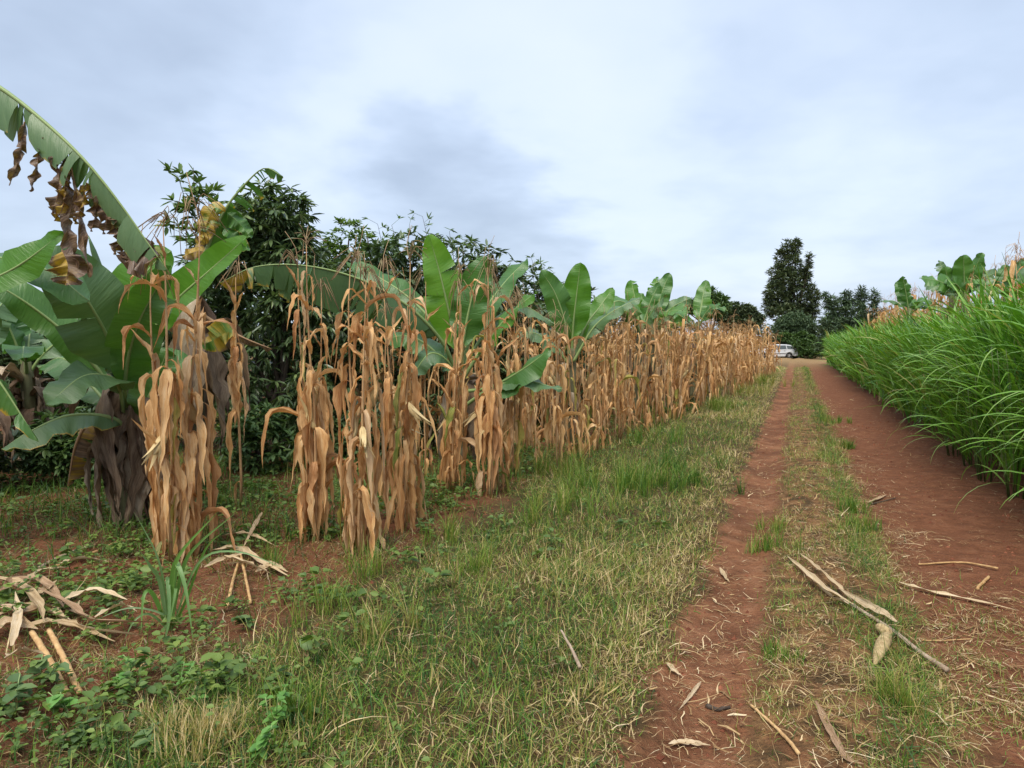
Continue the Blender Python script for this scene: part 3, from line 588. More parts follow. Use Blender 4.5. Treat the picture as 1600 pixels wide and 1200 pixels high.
NEAR = [  # px, py of the foot, words
    (250, 868, 'tall dry maize stalk at the left side of the nearest clump beside the big banana', 2, 13), (268, 880, 'dry maize stalk in the middle of the nearest clump, thick hanging brown leaves', 3, 16), (292, 872, 'dry maize stalk with a fat yellowish ear in the nearest clump', 4, 15), (310, 864, 'dry maize stalk at the right side of the nearest clump, leaf folded outward', 3, 12),
    (376, 795, 'thin bare maize stalk with few leaves between the first and second clumps', 1, 5),
    (483, 838, 'dry maize stalk at the left of the second clump, leaf folding far out', 3, 14), (492, 846, 'dry maize stalk in front of the second clump with tall tassel', 4, 15), (500, 836, 'dry maize stalk at the right of the second clump, half green leaf', 2, 14),
    (551, 862, 'dry maize stalk at the left of the third clump beside the weeds', 2, 15), (562, 872, 'dry maize stalk nearest the grass in the third clump', 1, 16), (571, 858, 'dry maize stalk at the right of the third clump', 3, 14),
    (621, 818, 'dry maize stalk at the left of the fourth clump with reddish brown leaves', 2, 15), (632, 828, 'dry maize stalk in the middle of the fourth clump with bent low stem', 3, 15), (645, 810, 'dry maize stalk at the right of the fourth clump', 1, 14),
    (698, 766, 'dry maize stalk at the left of the fifth clump under the upright banana leaf', 3, 14), (706, 770, 'dry maize stalk in the middle of the fifth clump', 2, 15), (714, 760, 'dry maize stalk at the right of the fifth clump', 1, 14),
    (757, 774, 'dry maize stalk at the left of the sixth clump with wide folded leaf', 4, 15), (768, 778, 'dry maize stalk in the middle of the sixth clump', 2, 15), (779, 768, 'dry maize stalk at the right of the sixth clump with drooping ear', 3, 14), (800, 745, 'slim dry maize stalk just behind the sixth clump', 1, 11),
    (-35, 850, 'dry maize plant cut by the frame edge under the torn banana leaf', 2, 12)]
for px, py, lb, si, nl in NEAR:
    maize_plant(gnd(px, py), lb, 'dry maize plants in the first row', si=si, nleaf=nl + 9, lean=(r0.normal(0, .03), r0.normal(0, .03)), green=.06, scale=r0.uniform(1.02, 1.12) if px < 420 else r0.uniform(.96, 1.06))
BEH = [(664, 745, 'maize stalk in the gap between the fourth and fifth clumps'), (733, 722, 'maize stalk in the gap between the fifth and sixth clumps'), (598, 790, 'short maize stalk in the gap between the third and fourth clumps'), (588, 722, 'slim maize stalk behind the third clump'), (820, 700, 'maize stalk standing beside the low drooping banana leaf'), (846, 690, 'pale grey maize stalk standing alone before the dense field'), (870, 735, 'short bent maize stalk with dry leaves near the grass edge')]
for px, py, lb in BEH: maize_plant(gnd(px, py), 'dry ' + lb, 'dry maize plants behind the first row', nleaf=9, ears=0)

for px, py, lx, ly, lb in ((838, 735, .75, .3, 'broken pale maize stalk bent over toward the grass before the dense field'), (905, 722, -.5, .5, 'broken maize stalk leaning out of the dense field over the grass'), (1010, 680, .4, -.6, 'leaning dry maize stalk at the foot of the dense field near the green tuft')):
    maize_plant(gnd(px, py), lb, 'broken maize stalks', si=0, nleaf=11, ears=0, lean=(lx, ly), scale=.62, top=False)
# low resolution plants for the dense field
def maize_low(r):
    mb = MB(); hh = r.uniform(1.8, 2.2); p, rd = stalk_arr(r, hh); v, q, tr = tube(p, rd * 1.15, 4); mb.add(v, q, tr, uvp=np.zeros((len(v), 3)) + [.5, .2, 0])
    for k in range(15):
        z = r.uniform(.1, .95) * hh; kd = r.choice(['hang', 'fold', 'arch', 'stub'], p=[.66, .22, .07, .05] if z < 1.2 else [.34, .44, .14, .08]); v, q, uvp = maize_leaf_arr(r, kd, 7, 2)
        a = r.uniform(0, 6.28); s = r.uniform(.75, 1.1); c, sn = math.cos(a) * s, math.sin(a) * s; v = np.stack([v[:, 0] * c - v[:, 1] * sn, v[:, 0] * sn + v[:, 1] * c, v[:, 2] * s], -1) + [np.interp(z, p[:, 2], p[:, 0]), np.interp(z, p[:, 2], p[:, 1]), z]
        mb.add(v, q, uvp=uvp)
    m2 = MB(); tassel_arr(m2, r, p[-1], .3, 8)
    for v in m2.V: pass
    nv0 = 0
    for k in range(len(m2.V)): mb.add(m2.V[k], m2.Q[k] - nv0, m2.T[k] - nv0, uvp=np.zeros((len(m2.V[k]), 3)) + [.5, .1, 0]); nv0 += len(m2.V[k])
    return mb
LOWB = [maize_low(r0) for _ in range(7)]
LOW = [b.mesh('field_maize', M['maize_field']) for b in LOWB]
stuffb = MB(); cnt = 0
us = EU[EU > uv_of(*gnd(880, 722)[:2])[0] - .1]; u0, u1 = us.min(), EU.max() + .8
for row in range(7):
    u = u0 + (row * .17) % .3 - (row > 2) * .8
    while u < u1:
        v = edge_v(u) - row * .62 + r0.normal(0, .09) - (.15 if row else 0); uu = u + r0.normal(0, .08); x, y = xy_of(uu, v); z = hz(x, y)
        if row < 3 and y < 14.5:
            maize_plant((x, y, z), 'dry brown maize plant standing in the dense field beside the track', 'maize plants of the dense field', nleaf=14, ears=int(r0.random() < .5), green=.12, lean=(r0.normal(0, .09), r0.normal(0, .09)), scale=r0.uniform(.84, 1.04))
        elif row == 0 or (row == 1 and y < 30) or (row == 2 and y < 20):
            o = link('maize_plant', LOW[r0.integers(7)]); o.location = (x, y, z); o.rotation_euler = (r0.normal(0, .1), r0.normal(0, .1), r0.uniform(0, 6.28)); s = r0.uniform(.82, 1.08); o.scale = (s, s, s)
            tag(o, 'dry brown maize plant standing in the dense field beside the track', 'maize plant', 'maize plants of the dense field'); cnt += 1
        else:
            b = LOWB[r0.integers(7)]; a = r0.uniform(0, 6.28); s = r0.uniform(.82, 1.08); Rm = np.array([[math.cos(a), -math.sin(a), 0], [math.sin(a), math.cos(a), 0], [0, 0, 1]]) * s
            stuffb.add(np.vstack(b.V) @ Rm.T + [x, y, z], np.vstack(b.Q), np.vstack(b.T), uvp=np.vstack(b.A['uvp']))
        u += r0.uniform(.28, .50) * (1 + .012 * max(0, u - 14))
tag(stuffb.build('maize_thicket', M['maize_field']), 'mass of dry maize filling the field behind the front rows', kind='stuff')
for k in range(76):     # behind the fodder grass
    u = 13 + 37 * (k / 76) + r0.normal(0, .2); v = 4.0 + .5 * (k % 3) + r0.normal(0, .1); x, y = xy_of(u, v)
    o = link('maize_plant', LOW[r0.integers(7)]); o.location = (x, y, hz(x, y)); o.rotation_euler = (r0.normal(0, .05), r0.normal(0, .05), r0.uniform(0, 6.28)); s = r0.uniform(1.1, 1.34); o.scale = (s, s, s)
    tag(o, 'dry maize plant showing its top above the bright green fodder grass', 'maize plant', 'maize plants behind the fodder grass')

# ------------------------------------------------------------------ banana plants
CAMP = np.array([0, 0, CAMH])
def banana_leaf(plant, off, pts, W, mat='ban_mid', hint=.5, fold=(.15, .15), start=.25, tears=0, dry=0., tipdry=0., edge=.1, lost=0., grav=0., roll=0., rib='midrib', rr=.020, name='leaf', seed=None, wave=.032):
    r = np.random.default_rng(seed if seed is not None else int(rng.integers(1e6))); N = 34; C = spline(pts, N); Ls = np.r_[0, np.cumsum(np.linalg.norm(np.diff(C, axis=0), axis=1))]; sN = Ls / Ls[-1]
    C = np.stack([np.interp(np.linspace(0, 1, N), sN, C[:, k]) for k in range(3)], -1); sN = np.linspace(0, 1, N); T = nrm(np.gradient(C, axis=0))
    hv = nrm(CAMP - C) * hint + np.array([0, 0, 1.]) * (1 - hint); B = nrm(np.cross(T, hv)); Nn = np.cross(B, T)
    cr, sr = math.cos(roll), math.sin(roll); B, Nn = B * cr + Nn * sr, Nn * cr - B * sr
    mb = MB(); f = lambda A, q: np.stack([np.interp(start + (1 - start) * q, sN, A[:, k]) for k in range(3)], -1)
    ph = r.uniform(0, 6.28); zr = r.uniform(0, 50)
    for side, fo in ((1, fold[0]), (-1, fold[1])):
        cuts = np.sort(r.uniform(.04, .97, tears)) if tears else np.array([]); bd = np.r_[0, cuts, 1.]
        for a, b in zip(bd[:-1], bd[1:]):
            if r.random() < lost or b - a < .004: continue
            nq = max(3, int(math.ceil((b - a) * 26)) + 1); q = np.linspace(a, b, nq); qc = .5 * (a + b); ff = fo + (r.normal(0, .22) if tears else 0); gap = (r.uniform(.15, .65) if tears > 4 else r.uniform(.02, .12) if tears else 0); gv = grav * r.uniform(.6, 1.3) if tears else grav
            lenf = r.uniform(.6, 1.1) if tears else 1; sd = r.uniform(-.12, .16) * (tears > 0); V = []; UVs = []; DR = []
            for tj in (0, .3, .62, .86, 1.):
                qq = q + (qc - q) * gap * tj ** 2; wd = W / 2 * np.where(qq < .3, np.sin(np.clip(qq / .3, 0, 1) * math.pi / 2) ** .75, np.clip(1 - (np.clip(qq - .3, 0, 1) / .7) ** 2.7, 0, 1) ** .62) * lenf
                fa = ff + .25 * tj * (1 if fo > .4 else -.15); dl = f(B, qq) * side * math.cos(fa) - f(Nn, qq) * math.sin(fa)
                dl = nrm(dl * (1 - gv * tj) + np.array([0, 0, -1.]) * gv * tj) if gv else dl
                pos = f(C, qq) + dl * (wd * tj)[:, None] + f(T, qq) * (wd * tj * .18)[:, None] + f(Nn, qq) * (wave * tj * np.sin(qq * 19 + ph + side) + .35 * wave * tj * np.sin(qq * 47 + ph))[:, None]
                V.append(pos); UVs.append(np.stack([qq, np.full(nq, tj * side), np.full(nq, zr)], -1))
                DR.append(dry + sd + tipdry * np.clip((qq - .55) / .45, 0, 1) + edge * (tj ** 6) * 2.2)
            V = np.stack(V, 1).reshape(-1, 3); i = np.arange(nq - 1)[:, None] * 5 + np.arange(4)[None]; Qd = np.stack([i, i + 1, i + 6, i + 5], -1).reshape(-1, 4)
            mb.add(V, Qd, uvp=np.stack(UVs, 1).reshape(-1, 3), dry=np.stack(DR, 1).reshape(-1))
    lf = mb.build(name, M[mat], plant, off)
    m2 = MB(); m2.tube(C - Nn * .004, np.interp(sN, [0, start, 1], [rr * 1.3, rr, .003]), 7); m2.build('midrib', M[rib], lf, off)
    return lf
dead_meshes = []
for k in range(7):
    r = np.random.default_rng(40 + k); V, Qd, UVs = maize_leaf_arr(r, 'hang' if k < 5 else 'fold', 14, 6); S = r.uniform(1.3, 1.9); V = V * [S * .9, S * 2.1, S]
    V += r.normal(0, .008, V.shape); dead_meshes.append(mesh_of('dead_banana_leaf', V, [Qd], M['ban_dead'], {'uvp': UVs}))
def banana_plant(base, crown, label, rad=.10, dead=10, group='banana plants', dead_z=(.45, 1.0), dscale=1.):
    t = thing('banana_plant', base, label, 'banana plant', group); b = np.array(base); c = np.array(crown)
    mb = MB(); mb.tube(spline([b - [0, 0, .05], b * .6 + c * .4 + rng.normal(0, .02, 3), c, c + [0, 0, .22]], 9), np.interp(np.linspace(0, 1, 9), [0, .5, 1], [rad * 1.15, rad * .9, rad * .45]), 10); mb.build('pseudostem', M['pstem'], t, base)
    for k in range(3):
        a = rng.uniform(0, 6.28); m1 = MB(); e = np.array([math.cos(a), math.sin(a), 0]) * rad * .8
        ribbons(m1, np.array([b + e * .9 + [0, 0, .05]]), np.array([a]), np.array([np.linalg.norm(c - b) * .8]), np.array([rad * 1.5]), np.array([-.02]), np.array([.06]), 6, np.array([[.2, .15, .08]]), tipw=.4)
        v, q = m1.V[0], m1.Q[0]; o = link('sheath', mesh_of('sheath', v - b, [q], M['ban_dead'], {'uvp': np.stack([np.repeat(np.linspace(0, 1, 7), 2), np.tile([-1., 1.], 7), 0 * np.zeros(14)], -1)}), t)
    for k in range(dead):
        o = link('dead_leaf', dead_meshes[rng.integers(7)], t); a = rng.uniform(0, 6.28); z = (c[2] - b[2]) * rng.uniform(*dead_z); o.location = tuple((c - b) * z / max(.1, c[2] - b[2]) + np.array([math.cos(a), math.sin(a), 0]) * rad * .7)
        o.rotation_euler = (rng.normal(0, .12), rng.normal(0, .12), a); s = min(rng.uniform(.7, 1.05) * dscale, z / 1.0); o.scale = (s * 1.1, s * 1.1, s)
    return t
def px_pts(L): return [at(*p) for p in L]
# --- the big plant left of the first maize clump
b1 = gnd(198, 818); c1 = at(197, 625, b1.y); y1 = b1.y
p1 = banana_plant(b1, c1, 'big banana plant with wide green leaves left of the nearest maize clump', .11, 26, dead_z=(.55, 1.12))
def L1(pts, W, **k): return banana_leaf(p1, b1, px_pts([(x, y, y1 + d) for x, y, d in pts]), W, **k)
L1([(193, 630, 0), (186, 575, -.15), (155, 500, -.4), (108, 432, -.6), (58, 396, -.75)], .62, mat='ban_old', hint=.75, fold=(.12, .22), start=.2, edge=.06, seed=1, tears=1)
L1([(190, 645, .15), (155, 580, .05), (90, 510, -.1), (0, 448, -.3), (-80, 425, -.4)], .44, mat='ban_mid', hint=.6, fold=(.25, .15), start=.15, seed=2, tears=2, edge=.12)
L1([(197, 650, 0), (196, 590, -.25), (212, 515, -.45), (250, 440, -.5), (268, 415, -.5)], .46, mat='ban_mid', hint=.85, fold=(-.1, -.1), start=.22, seed=3, tears=2, edge=.06)
L1([(200, 635, 0), (218, 555, -.05), (268, 478, -.15), (325, 425, -.25), (386, 370, -.35)], .40, mat='ban_fresh', hint=.75, fold=(-.12, .05), start=.28, edge=.04, seed=4, tears=1)
L1([(198, 625, .1), (188, 530, .2), (203, 465, .3), (240, 412, .4), (268, 392, .45)], .46, mat='ban_fresh', hint=.8, fold=(0, .1), start=.35, seed=5)
L1([(195, 655, -.05), (187, 608, -.25), (172, 588, -.45), (128, 588, -.65), (72, 634, -.85)], .38, mat='ban_old', hint=.35, fold=(.08, .12), start=.28, edge=.05, seed=6, rr=.014)
L1([(198, 690, 0), (182, 655, -.2), (112, 648, -.4), (50, 672, -.6), (2, 702, -.7)], .40, mat='ban_old', hint=.25, fold=(.5, .4), start=.2, edge=.22, dry=.1, seed=7)
L1([(204, 650, .1), (225, 600, .3), (262, 575, .45), (300, 580, .5)], .5, mat='ban_mid', hint=.7, fold=(.1, .2), start=.15, seed=8)
L1([(204, 700, .0), (225, 640, -.1), (245, 590, -.1), (262, 545, -.1)], .34, mat='ban_mid', hint=.8, fold=(.1, .1), start=.3, seed=9)
L1([(190, 660, .2), (150, 610, .4), (100, 560, .5), (60, 575, .6)], .45, mat='ban_mid', hint=.4, fold=(.3, .3), start=.2, seed=10)
L1([(188, 680, .1), (150, 650, 0), (120, 690, -.1), (105, 760, -.1)], .4, mat='ban_old', hint=.3, fold=(.8, .8), start=.2, dry=.75, rib='midrib_dry', tears=5, seed=16)
m1 = MB(); m1.tube(spline(px_pts([(193, 600, y1), (178, 485, y1 - .1), (154, 415, y1 - .2), (138, 368, y1 - .25)]), 12), np.interp(np.linspace(0, 1, 12), [0, .45, .8, 1], [.022, .034, .024, .004]), 9, uvp=np.array([.5, .3, 0]), dry=0.)
m1.build('rolled_leaf', M['ban_old'], p1, b1)
# --- tall plant off to the left whose torn leaf arches into view
b0 = Vector((-5.3, 5.0, hz(-5.3, 5.0))); c0 = b0 + Vector((.05, 0, 2.55))
p0 = banana_plant(b0, c0, 'tall banana plant cut by the frame edge with a long torn leaf arching down', .13, 8)
y0 = 4.9
def L0(pts, W, **k): return banana_leaf(p0, b0, px_pts([(x, y, y0 + d) for x, y, d in pts]), W, **k)
L0([(-370, 180, .1), (-200, 75, 0), (-90, 88, -.1), (0, 136, -.2), (70, 190, -.25), (135, 252, -.3), (190, 320, -.3), (232, 380, -.3), (262, 422, -.3)], .52, mat='ban_old', hint=.25, fold=(1.15, 1.1), start=.3, tears=24, tipdry=.12, edge=.17, grav=.3, lost=.10, seed=21, rr=.022, roll=.1)
L0([(-350, 330, 0), (-150, 470, .1), (-60, 452, .1), (20, 420, .1), (100, 362, .1)], .30, mat='ban_fresh', hint=.6, fold=(.2, .1), start=.4, seed=22)
L0([(-360, 340, .6), (-200, 380, .5), (-60, 395, .4), (60, 415, .3), (140, 470, .3)], .5, mat='ban_mid', hint=.4, fold=(.4, .3), start=.3, seed=23)
L0([(-340, 420, .3), (-160, 470, .2), (-30, 560, .2), (60, 690, .2)], .45, mat='ban_mid', hint=.3, fold=(.7, .7), start=.3, dry=.25, edge=.2, tears=6, seed=24)
for sd, (pts, W, dr) in enumerate((([(38, 190), (30, 245), (14, 290)], .06, .75), ([(62, 215), (58, 262), (48, 300)], .07, .8), ([(85, 240), (92, 290), (80, 335)], .08, .85), ([(98, 248), (112, 310), (106, 360), (122, 420)], .11, .85), ([(112, 262), (125, 330), (132, 390), (143, 432)], .09, .82), ([(104, 255), (98, 320), (84, 345)], .07, .62), ([(140, 290), (150, 330), (142, 362)], .10, .85), ([(152, 300), (166, 340), (160, 366)], .09, .9), ([(135, 285), (128, 318), (116, 350)], .06, .6), ([(175, 325), (184, 372), (178, 398)], .14, .7), ([(195, 350), (200, 388), (192, 404)], .16, .8), ([(250, 402), (225, 400), (192, 412)], .26, .95), ([(240, 395), (222, 385), (205, 392)], .14, .85), ([(96, 390), (106, 415), (102, 445)], .22, .55))):
    L0([(x, y, -.25 - .02 * (sd % 3)) for x, y in pts], W * .95, mat='ban_old', hint=.6, fold=(.15, .35), roll=.6 * math.sin(sd * 2.3), start=.0, dry=dr + .1, tears=1, grav=.2, edge=.3, seed=300 + sd, rib='midrib_dry', rr=.004, name='withered_strip', wave=.05)
# --- half dead plant behind the first maize clump
b2 = gnd(305, 765); c2 = at(302, 480, b2.y); y2 = b2.y
p2 = banana_plant(b2, c2, 'half withered banana plant with a bare curved leaf stalk behind the nearest maize clump', .10, 16, dead_z=(.6, 1.1), dscale=1.1)
def L2(pts, W, **k): return banana_leaf(p2, b2, px_pts([(x, y, y2 + d) for x, y, d in pts]), W, **k)
L2([(300, 500, 0), (318, 405, -.1), (350, 330, -.15), (388, 282, -.2), (415, 262, -.25), (442, 276, -.3)], .62, mat='ban_mid', hint=.6, fold=(.6, .5), start=.34, tears=15, lost=.42, grav=.3, tipdry=.1, edge=.18, dry=.08, seed=45, rr=.02)
for pts, W, dr, s in (([(352, 332, -.15), (335, 325, -.2), (322, 352, -.2), (318, 372, -.2)], .22, .5, 51), ([(345, 350, -.15), (330, 350, -.2), (318, 372, -.2), (305, 385, -.2)], .18, .55, 52), ([(355, 332, -.15), (375, 350, -.1), (392, 372, -.1)], .20, .12, 53), ([(345, 352, -.15), (370, 372, -.1), (390, 392, -.1)], .18, .2, 54), ([(330, 398, -.1), (310, 392, -.1), (284, 402, -.1)], .18, .6, 55)):
    L2(pts, W, mat='ban_mid', hint=.7, fold=(.3, .3), start=.0, dry=dr, tears=2, seed=s, rr=.004, name='torn_strip')
L2([(285, 470, -.2), (330, 500, -.3), (380, 527, -.4), (425, 545, -.4)], .1, mat='ban_old', hint=.4, fold=(1.2, 1.2), start=.3, dry=.9, rib='midrib_dry', seed=47)
L2([(368, 520, -.38), (352, 520, -.4), (336, 530, -.4), (314, 540, -.42)], .30, mat='ban_mid', hint=.85, fold=(.2, .2), start=.0, dry=.46, seed=48, rr=.004, edge=.1, tears=2)
# --- plant behind maize clumps four to six
y3 = 8.6; b3 = Vector((at(716, 600, y3).x, y3, hz(at(716, 600, y3).x, y3))); c3 = at(716, 590, y3)
p3 = banana_plant(b3, c3, 'banana plant with one upright bright leaf behind the fifth maize clump', .10, 12)
def L3(pts, W, **k): return banana_leaf(p3, b3, px_pts([(x, y, y3 + d) for x, y, d in pts]), W, **k)
L3([(716, 595, 0), (708, 520, -.1), (694, 455, -.2), (680, 400, -.25), (670, 366, -.3)], .50, mat='ban_fresh', hint=.9, fold=(.05, .15), start=.22, edge=0, tears=1, seed=61)
L3([(714, 590, 0), (692, 535, -.3), (640, 480, -.6), (565, 437, -.9), (480, 415, -1.1), (400, 416, -1.2), (343, 442, -1.3)], .86, mat='ban_old', hint=.25, fold=(1.0, 1.1), start=.2, tears=14, tipdry=.52, edge=.12, grav=.3, seed=62, lost=.04, roll=.15)
L3([(714, 585, .1), (684, 515, .2), (640, 466, .3), (590, 432, .4), (540, 408, .5)], .36, mat='ban_mid', hint=.5, fold=(.2, .3), start=.25, seed=63)
L3([(718, 585, .1), (742, 510, .2), (783, 448, .35), (824, 404, .5)], .40, mat='ban_mid', hint=.3, fold=(.1, .2), start=.25, seed=64)
L3([(717, 590, -.1), (726, 520, -.2), (740, 455, -.25), (760, 400, -.3)], .44, mat='ban_mid', hint=.8, fold=(.15, .15), start=.25, seed=65)
L3([(718, 600, 0), (750, 550, -.15), (795, 492, -.3), (838, 456, -.4)], .30, mat='ban_fresh', hint=.35, fold=(.2, .2), start=.3, seed=66)
L3([(718, 612, -.1), (765, 605, -.4), (812, 580, -.65), (860, 545, -.8)], .46, mat='ban_mid', hint=.55, fold=(.2, .45), start=.25, seed=67)
L3([(718, 640, -.1), (765, 608, -.4), (815, 594, -.65), (878, 608, -.8)], .26, mat='ban_old', hint=.3, fold=(.3, .4), start=.35, seed=68)
L3([(718, 580, .3), (770, 505, .5), (815, 478, .6), (866, 506, .6)], .30, mat='ban_old', hint=.4, fold=(.2, .5), start=.3, seed=69)
L3([(714, 600, .2), (680, 550, .3), (640, 525, .35), (600, 530, .4)], .4, mat='ban_mid', hint=.5, fold=(.4, .4), start=.2, seed=70)
L3([(714, 600, -.1), (700, 565, -.3), (672, 552, -.45), (645, 585, -.5)], .34, mat='ban_old', hint=.4, fold=(.4, .4), start=.2, seed=71)
# --- plant at the front of the dense field
y4 = 11.3; b4 = Vector((at(893, 560, y4).x, y4, hz(at(893, 560, y4).x, y4))); c4 = at(893, 565, y4)
p4 = banana_plant(b4, c4, 'banana plant with two upright rounded leaves at the start of the dense maize field', .10, 8)
def L4(pts, W, **k): return banana_leaf(p4, b4, px_pts([(x, y, y4 + d) for x, y, d in pts]), W, **k)
L4([(890, 565, 0), (884, 510, -.1), (868, 460, -.2), (845, 422, -.3)], .44, mat='ban_mid', hint=.75, fold=(.3, -.1), start=.2, edge=0, seed=81)
L4([(893, 560, 0), (896, 505, -.1), (901, 460, -.15), (907, 410, -.2)], .48, mat='ban_fresh', hint=.9, fold=(.1, .1), start=.2, edge=0, seed=82)
L4([(896, 560, .1), (915, 510, .2), (938, 478, .3), (958, 450, .4)], .36, mat='ban_fresh', hint=.6, fold=(.1, .2), start=.25, seed=83)
L4([(896, 565, -.1), (925, 515, -.2), (955, 488, -.3), (1000, 465, -.4)], .40, mat='ban_old', hint=.5, fold=(.2, .4), start=.25, tears=4, seed=84)
L4([(890, 570, 0), (865, 540, -.1), (835, 520, -.15), (805, 522, -.2)], .36, mat='ban_old', hint=.4, fold=(.3, .3), start=.2, seed=85)
L4([(896, 560, .4), (930, 500, .6), (965, 470, .8), (1003, 490, .9)], .40, mat='ban_mid', hint=.5, fold=(.3, .3), start=.25, seed=86)
def auto_banana(px, Y, ztop, label, nl=7, az0=None, W=.5, Lm=1.5, seed=0, mats=('ban_mid', 'ban_fresh', 'ban_old'), group='banana plants', dead=6):
    r = np.random.default_rng(seed); x = (px - 800) / FPX * Y; b = Vector((x, Y, hz(x, Y))); zc = ztop - Lm * .72; c = np.array([x + r.normal(0, .1), Y, zc]); p = banana_plant(b, c, label, .10, dead, group)
    for k in range(nl):
        a = (az0 or 0) + k * 2.4 + r.normal(0, .25); el = r.uniform(.75, 1.25) if k % 3 else 1.35; L = Lm * r.uniform(.8, 1.1); dr = r.uniform(.15, .6) * L * (1 if k % 3 else .3); h = np.array([math.cos(a), math.sin(a), 0])
        pts = [c + h * (L * math.cos(el) * q * (1 + .35 * q)) + np.array([0, 0, L * math.sin(el) * q - dr * q ** 2.4]) for q in (0, .3, .65, 1)]
        banana_leaf(p, b, pts, W * r.uniform(.85, 1.15), mat=mats[r.integers(len(mats))], hint=r.uniform(.2, .7), fold=(r.uniform(.05, .4),) * 2, start=.22, tears=int(r.choice([0, 0, 3, 7])), edge=.05, seed=int(r.integers(1e6)))
    return p
auto_banana(985, 14.5, 2.62, 'small banana plant rising among the maize just beyond the two upright leaves', 6, .6, .4, 1.2, 3)
auto_banana(1022, 16.5, 2.85, 'banana plant with a torn drooping leaf in the middle of the maize field', 7, .2, .42, 1.3, 4)
auto_banana(1083, 19, 2.95, 'banana plant with a bright slanting leaf toward the far end of the maize field', 6, .3, .45, 1.4, 6, ('ban_fresh', 'ban_mid'))
auto_banana(1050, 22, 2.7, 'low banana plant half hidden in the far maize field', 6, 1.2, .45, 1.2, 8)
def auto_r(px, Y, yt, lb, s, nl=8, Lm=1.35, W=.50): auto_banana(px, Y, at(px, yt + 12, Y).z, lb, nl, s * .7, W, Lm, s, ('ban_mid', 'ban_mid', 'ban_old'), 'banana plants behind the fodder grass', dead=10)
auto_r(1418, 23, 434, 'banana plant standing leftmost of the group behind the fodder grass', 11)
auto_r(1474, 20, 408, 'banana plant with wide rounded leaves behind the fodder grass, second from the track end', 13, 8)
auto_r(1512, 18.5, 402, 'tallest banana plant behind the fodder grass with a pale grey green leaf', 15, 8)
auto_r(1556, 17.5, 404, 'banana plant with a crumpled leaf tip behind the fodder grass', 17, 7)
auto_r(1612, 15.5, 412, 'banana plant at the frame edge behind the fodder grass with a dark folded leaf', 19, 7)
for px, Y, s, lb in ((40, 8.6, 91, 'yellowing low banana plant in the shade behind the big banana'), (-70, 7.2, 93, 'shaded banana plant with hanging dead leaves at the frame edge'), (110, 10.5, 95, 'small banana plant deep in the shade behind the big banana')):
    auto_banana(px, Y, 2.05, lb, 6, s, .42, 1.2, s, ('ban_mid', 'ban_old'), dead=24)

# ------------------------------------------------------------------ trees
def tree(name, label, cat, base, blobs, mat, n_per, Lf, Wf, rosette=9, trunk_r=.09, droop=.35, group=None, barkm='bark', core=.25, fork=.35):
    base = Vector(base); t = thing(name, base, label, cat, group); b = np.array(base); top = np.mean([np.array(c) for c, *_ in blobs], 0)
    fk = b + np.array([(top[0] - b[0]) * .35, (top[1] - b[1]) * .35, max(.25, (top[2] - b[2]) * fork)])
    mb = MB(); mb.tube(spline([b - [0, 0, .1], (b + fk) / 2 + rng.normal(0, trunk_r * .4, 3), fk], 7), np.linspace(trunk_r * 1.25, trunk_r * .85, 7), 9); mb.build('trunk', M[barkm], t, base)
    mb = MB()
    for bl in blobs:
        c, rr = np.array(bl[0]), bl[1]; rv = np.array(rr if np.ndim(rr) else (rr, rr, rr * .9)); m1 = MB()
        m1.tube(spline([fk - [0, 0, .03], (fk + c) / 2 + rng.normal(0, .12, 3) * rv.mean() - [0, 0, .1 * rv.mean()], c, c + rng.normal(0, .2, 3) * rv + [0, 0, .45 * rv[2]]], 8), np.linspace(trunk_r * .6, trunk_r * .1, 8), 6); m1.build('limb', M[barkm], t, base)
        nr = int(n_per * (bl[2] if len(bl) > 2 else 1)); d = rand_dirs(nr); rad = np.where(rng.random(nr) < core, rng.random(nr) ** .5 * .7, rng.normal(.86, .11, nr)); cc = c + d * rv * rad[:, None]
        k = rosette; P = np.repeat(cc, k, 0); dl = rand_dirs(len(P), -.5, .8) + np.repeat(d, k, 0) * .55; dl[:, 2] -= droop * rng.uniform(.3, 1.7, len(P)); dl = nrm(dl); LL = Lf * rng.uniform(.65, 1.2, len(P))
        ovate(mb, P + dl * .03 * Lf, dl, LL, Wf * rng.uniform(.8, 1.2, len(P)), np.array([0, 0, 1.]) + rng.normal(0, .25, (len(P), 3)), .3)
    tag(mb.build('crown', M[mat], t, base), kind='stuff'); return t
def bl(Y, L): return [(tuple(at(px, py, Y + (q[0] if q else 0))), r, *(q[1:] if len(q) > 1 else ())) for px, py, r, *q in L]
def foot(px, Y): x = (px - 800) / FPX * Y; return (x, Y, hz(x, Y))
tree('mango_tree', 'dark green mango tree with drooping leaves behind the first gap in the maize', 'tree', foot(446, 9.9), bl(9.9, [(400, 362, .6), (432, 338, .5), (350, 425, .6), (450, 400, .55), (470, 475, .75), (380, 510, .85), (300, 500, .6), (540, 490, .7), (440, 590, .8), (545, 590, .8), (350, 610, .75), (500, 650, .5)]), 'mango', 150, .175, .048, 9, .085, .75, 'mango trees behind the maize', fork=.2)
tree('mango_tree', 'dark mango tree behind the fourth maize clump, second from the big banana', 'tree', foot(612, 11.6), bl(11.6, [(585, 440, .7), (640, 420, .7), (560, 510, .9), (645, 520, .9), (600, 600, .9), (540, 610, .7), (670, 620, .7)]), 'mango', 135, .18, .052, 9, .09, .5, 'mango trees behind the maize', fork=.2)
tree('mango_tree', 'dark mango tree behind the upright bright banana leaf', 'tree', foot(745, 13.2), bl(13.2, [(725, 425, .75), (770, 455, .7), (690, 490, .9), (790, 520, .95), (735, 560, 1.0), (790, 610, .9), (690, 610, .8)]), 'mango', 135, .18, .055, 9, .09, .45, 'mango trees behind the maize', fork=.2)
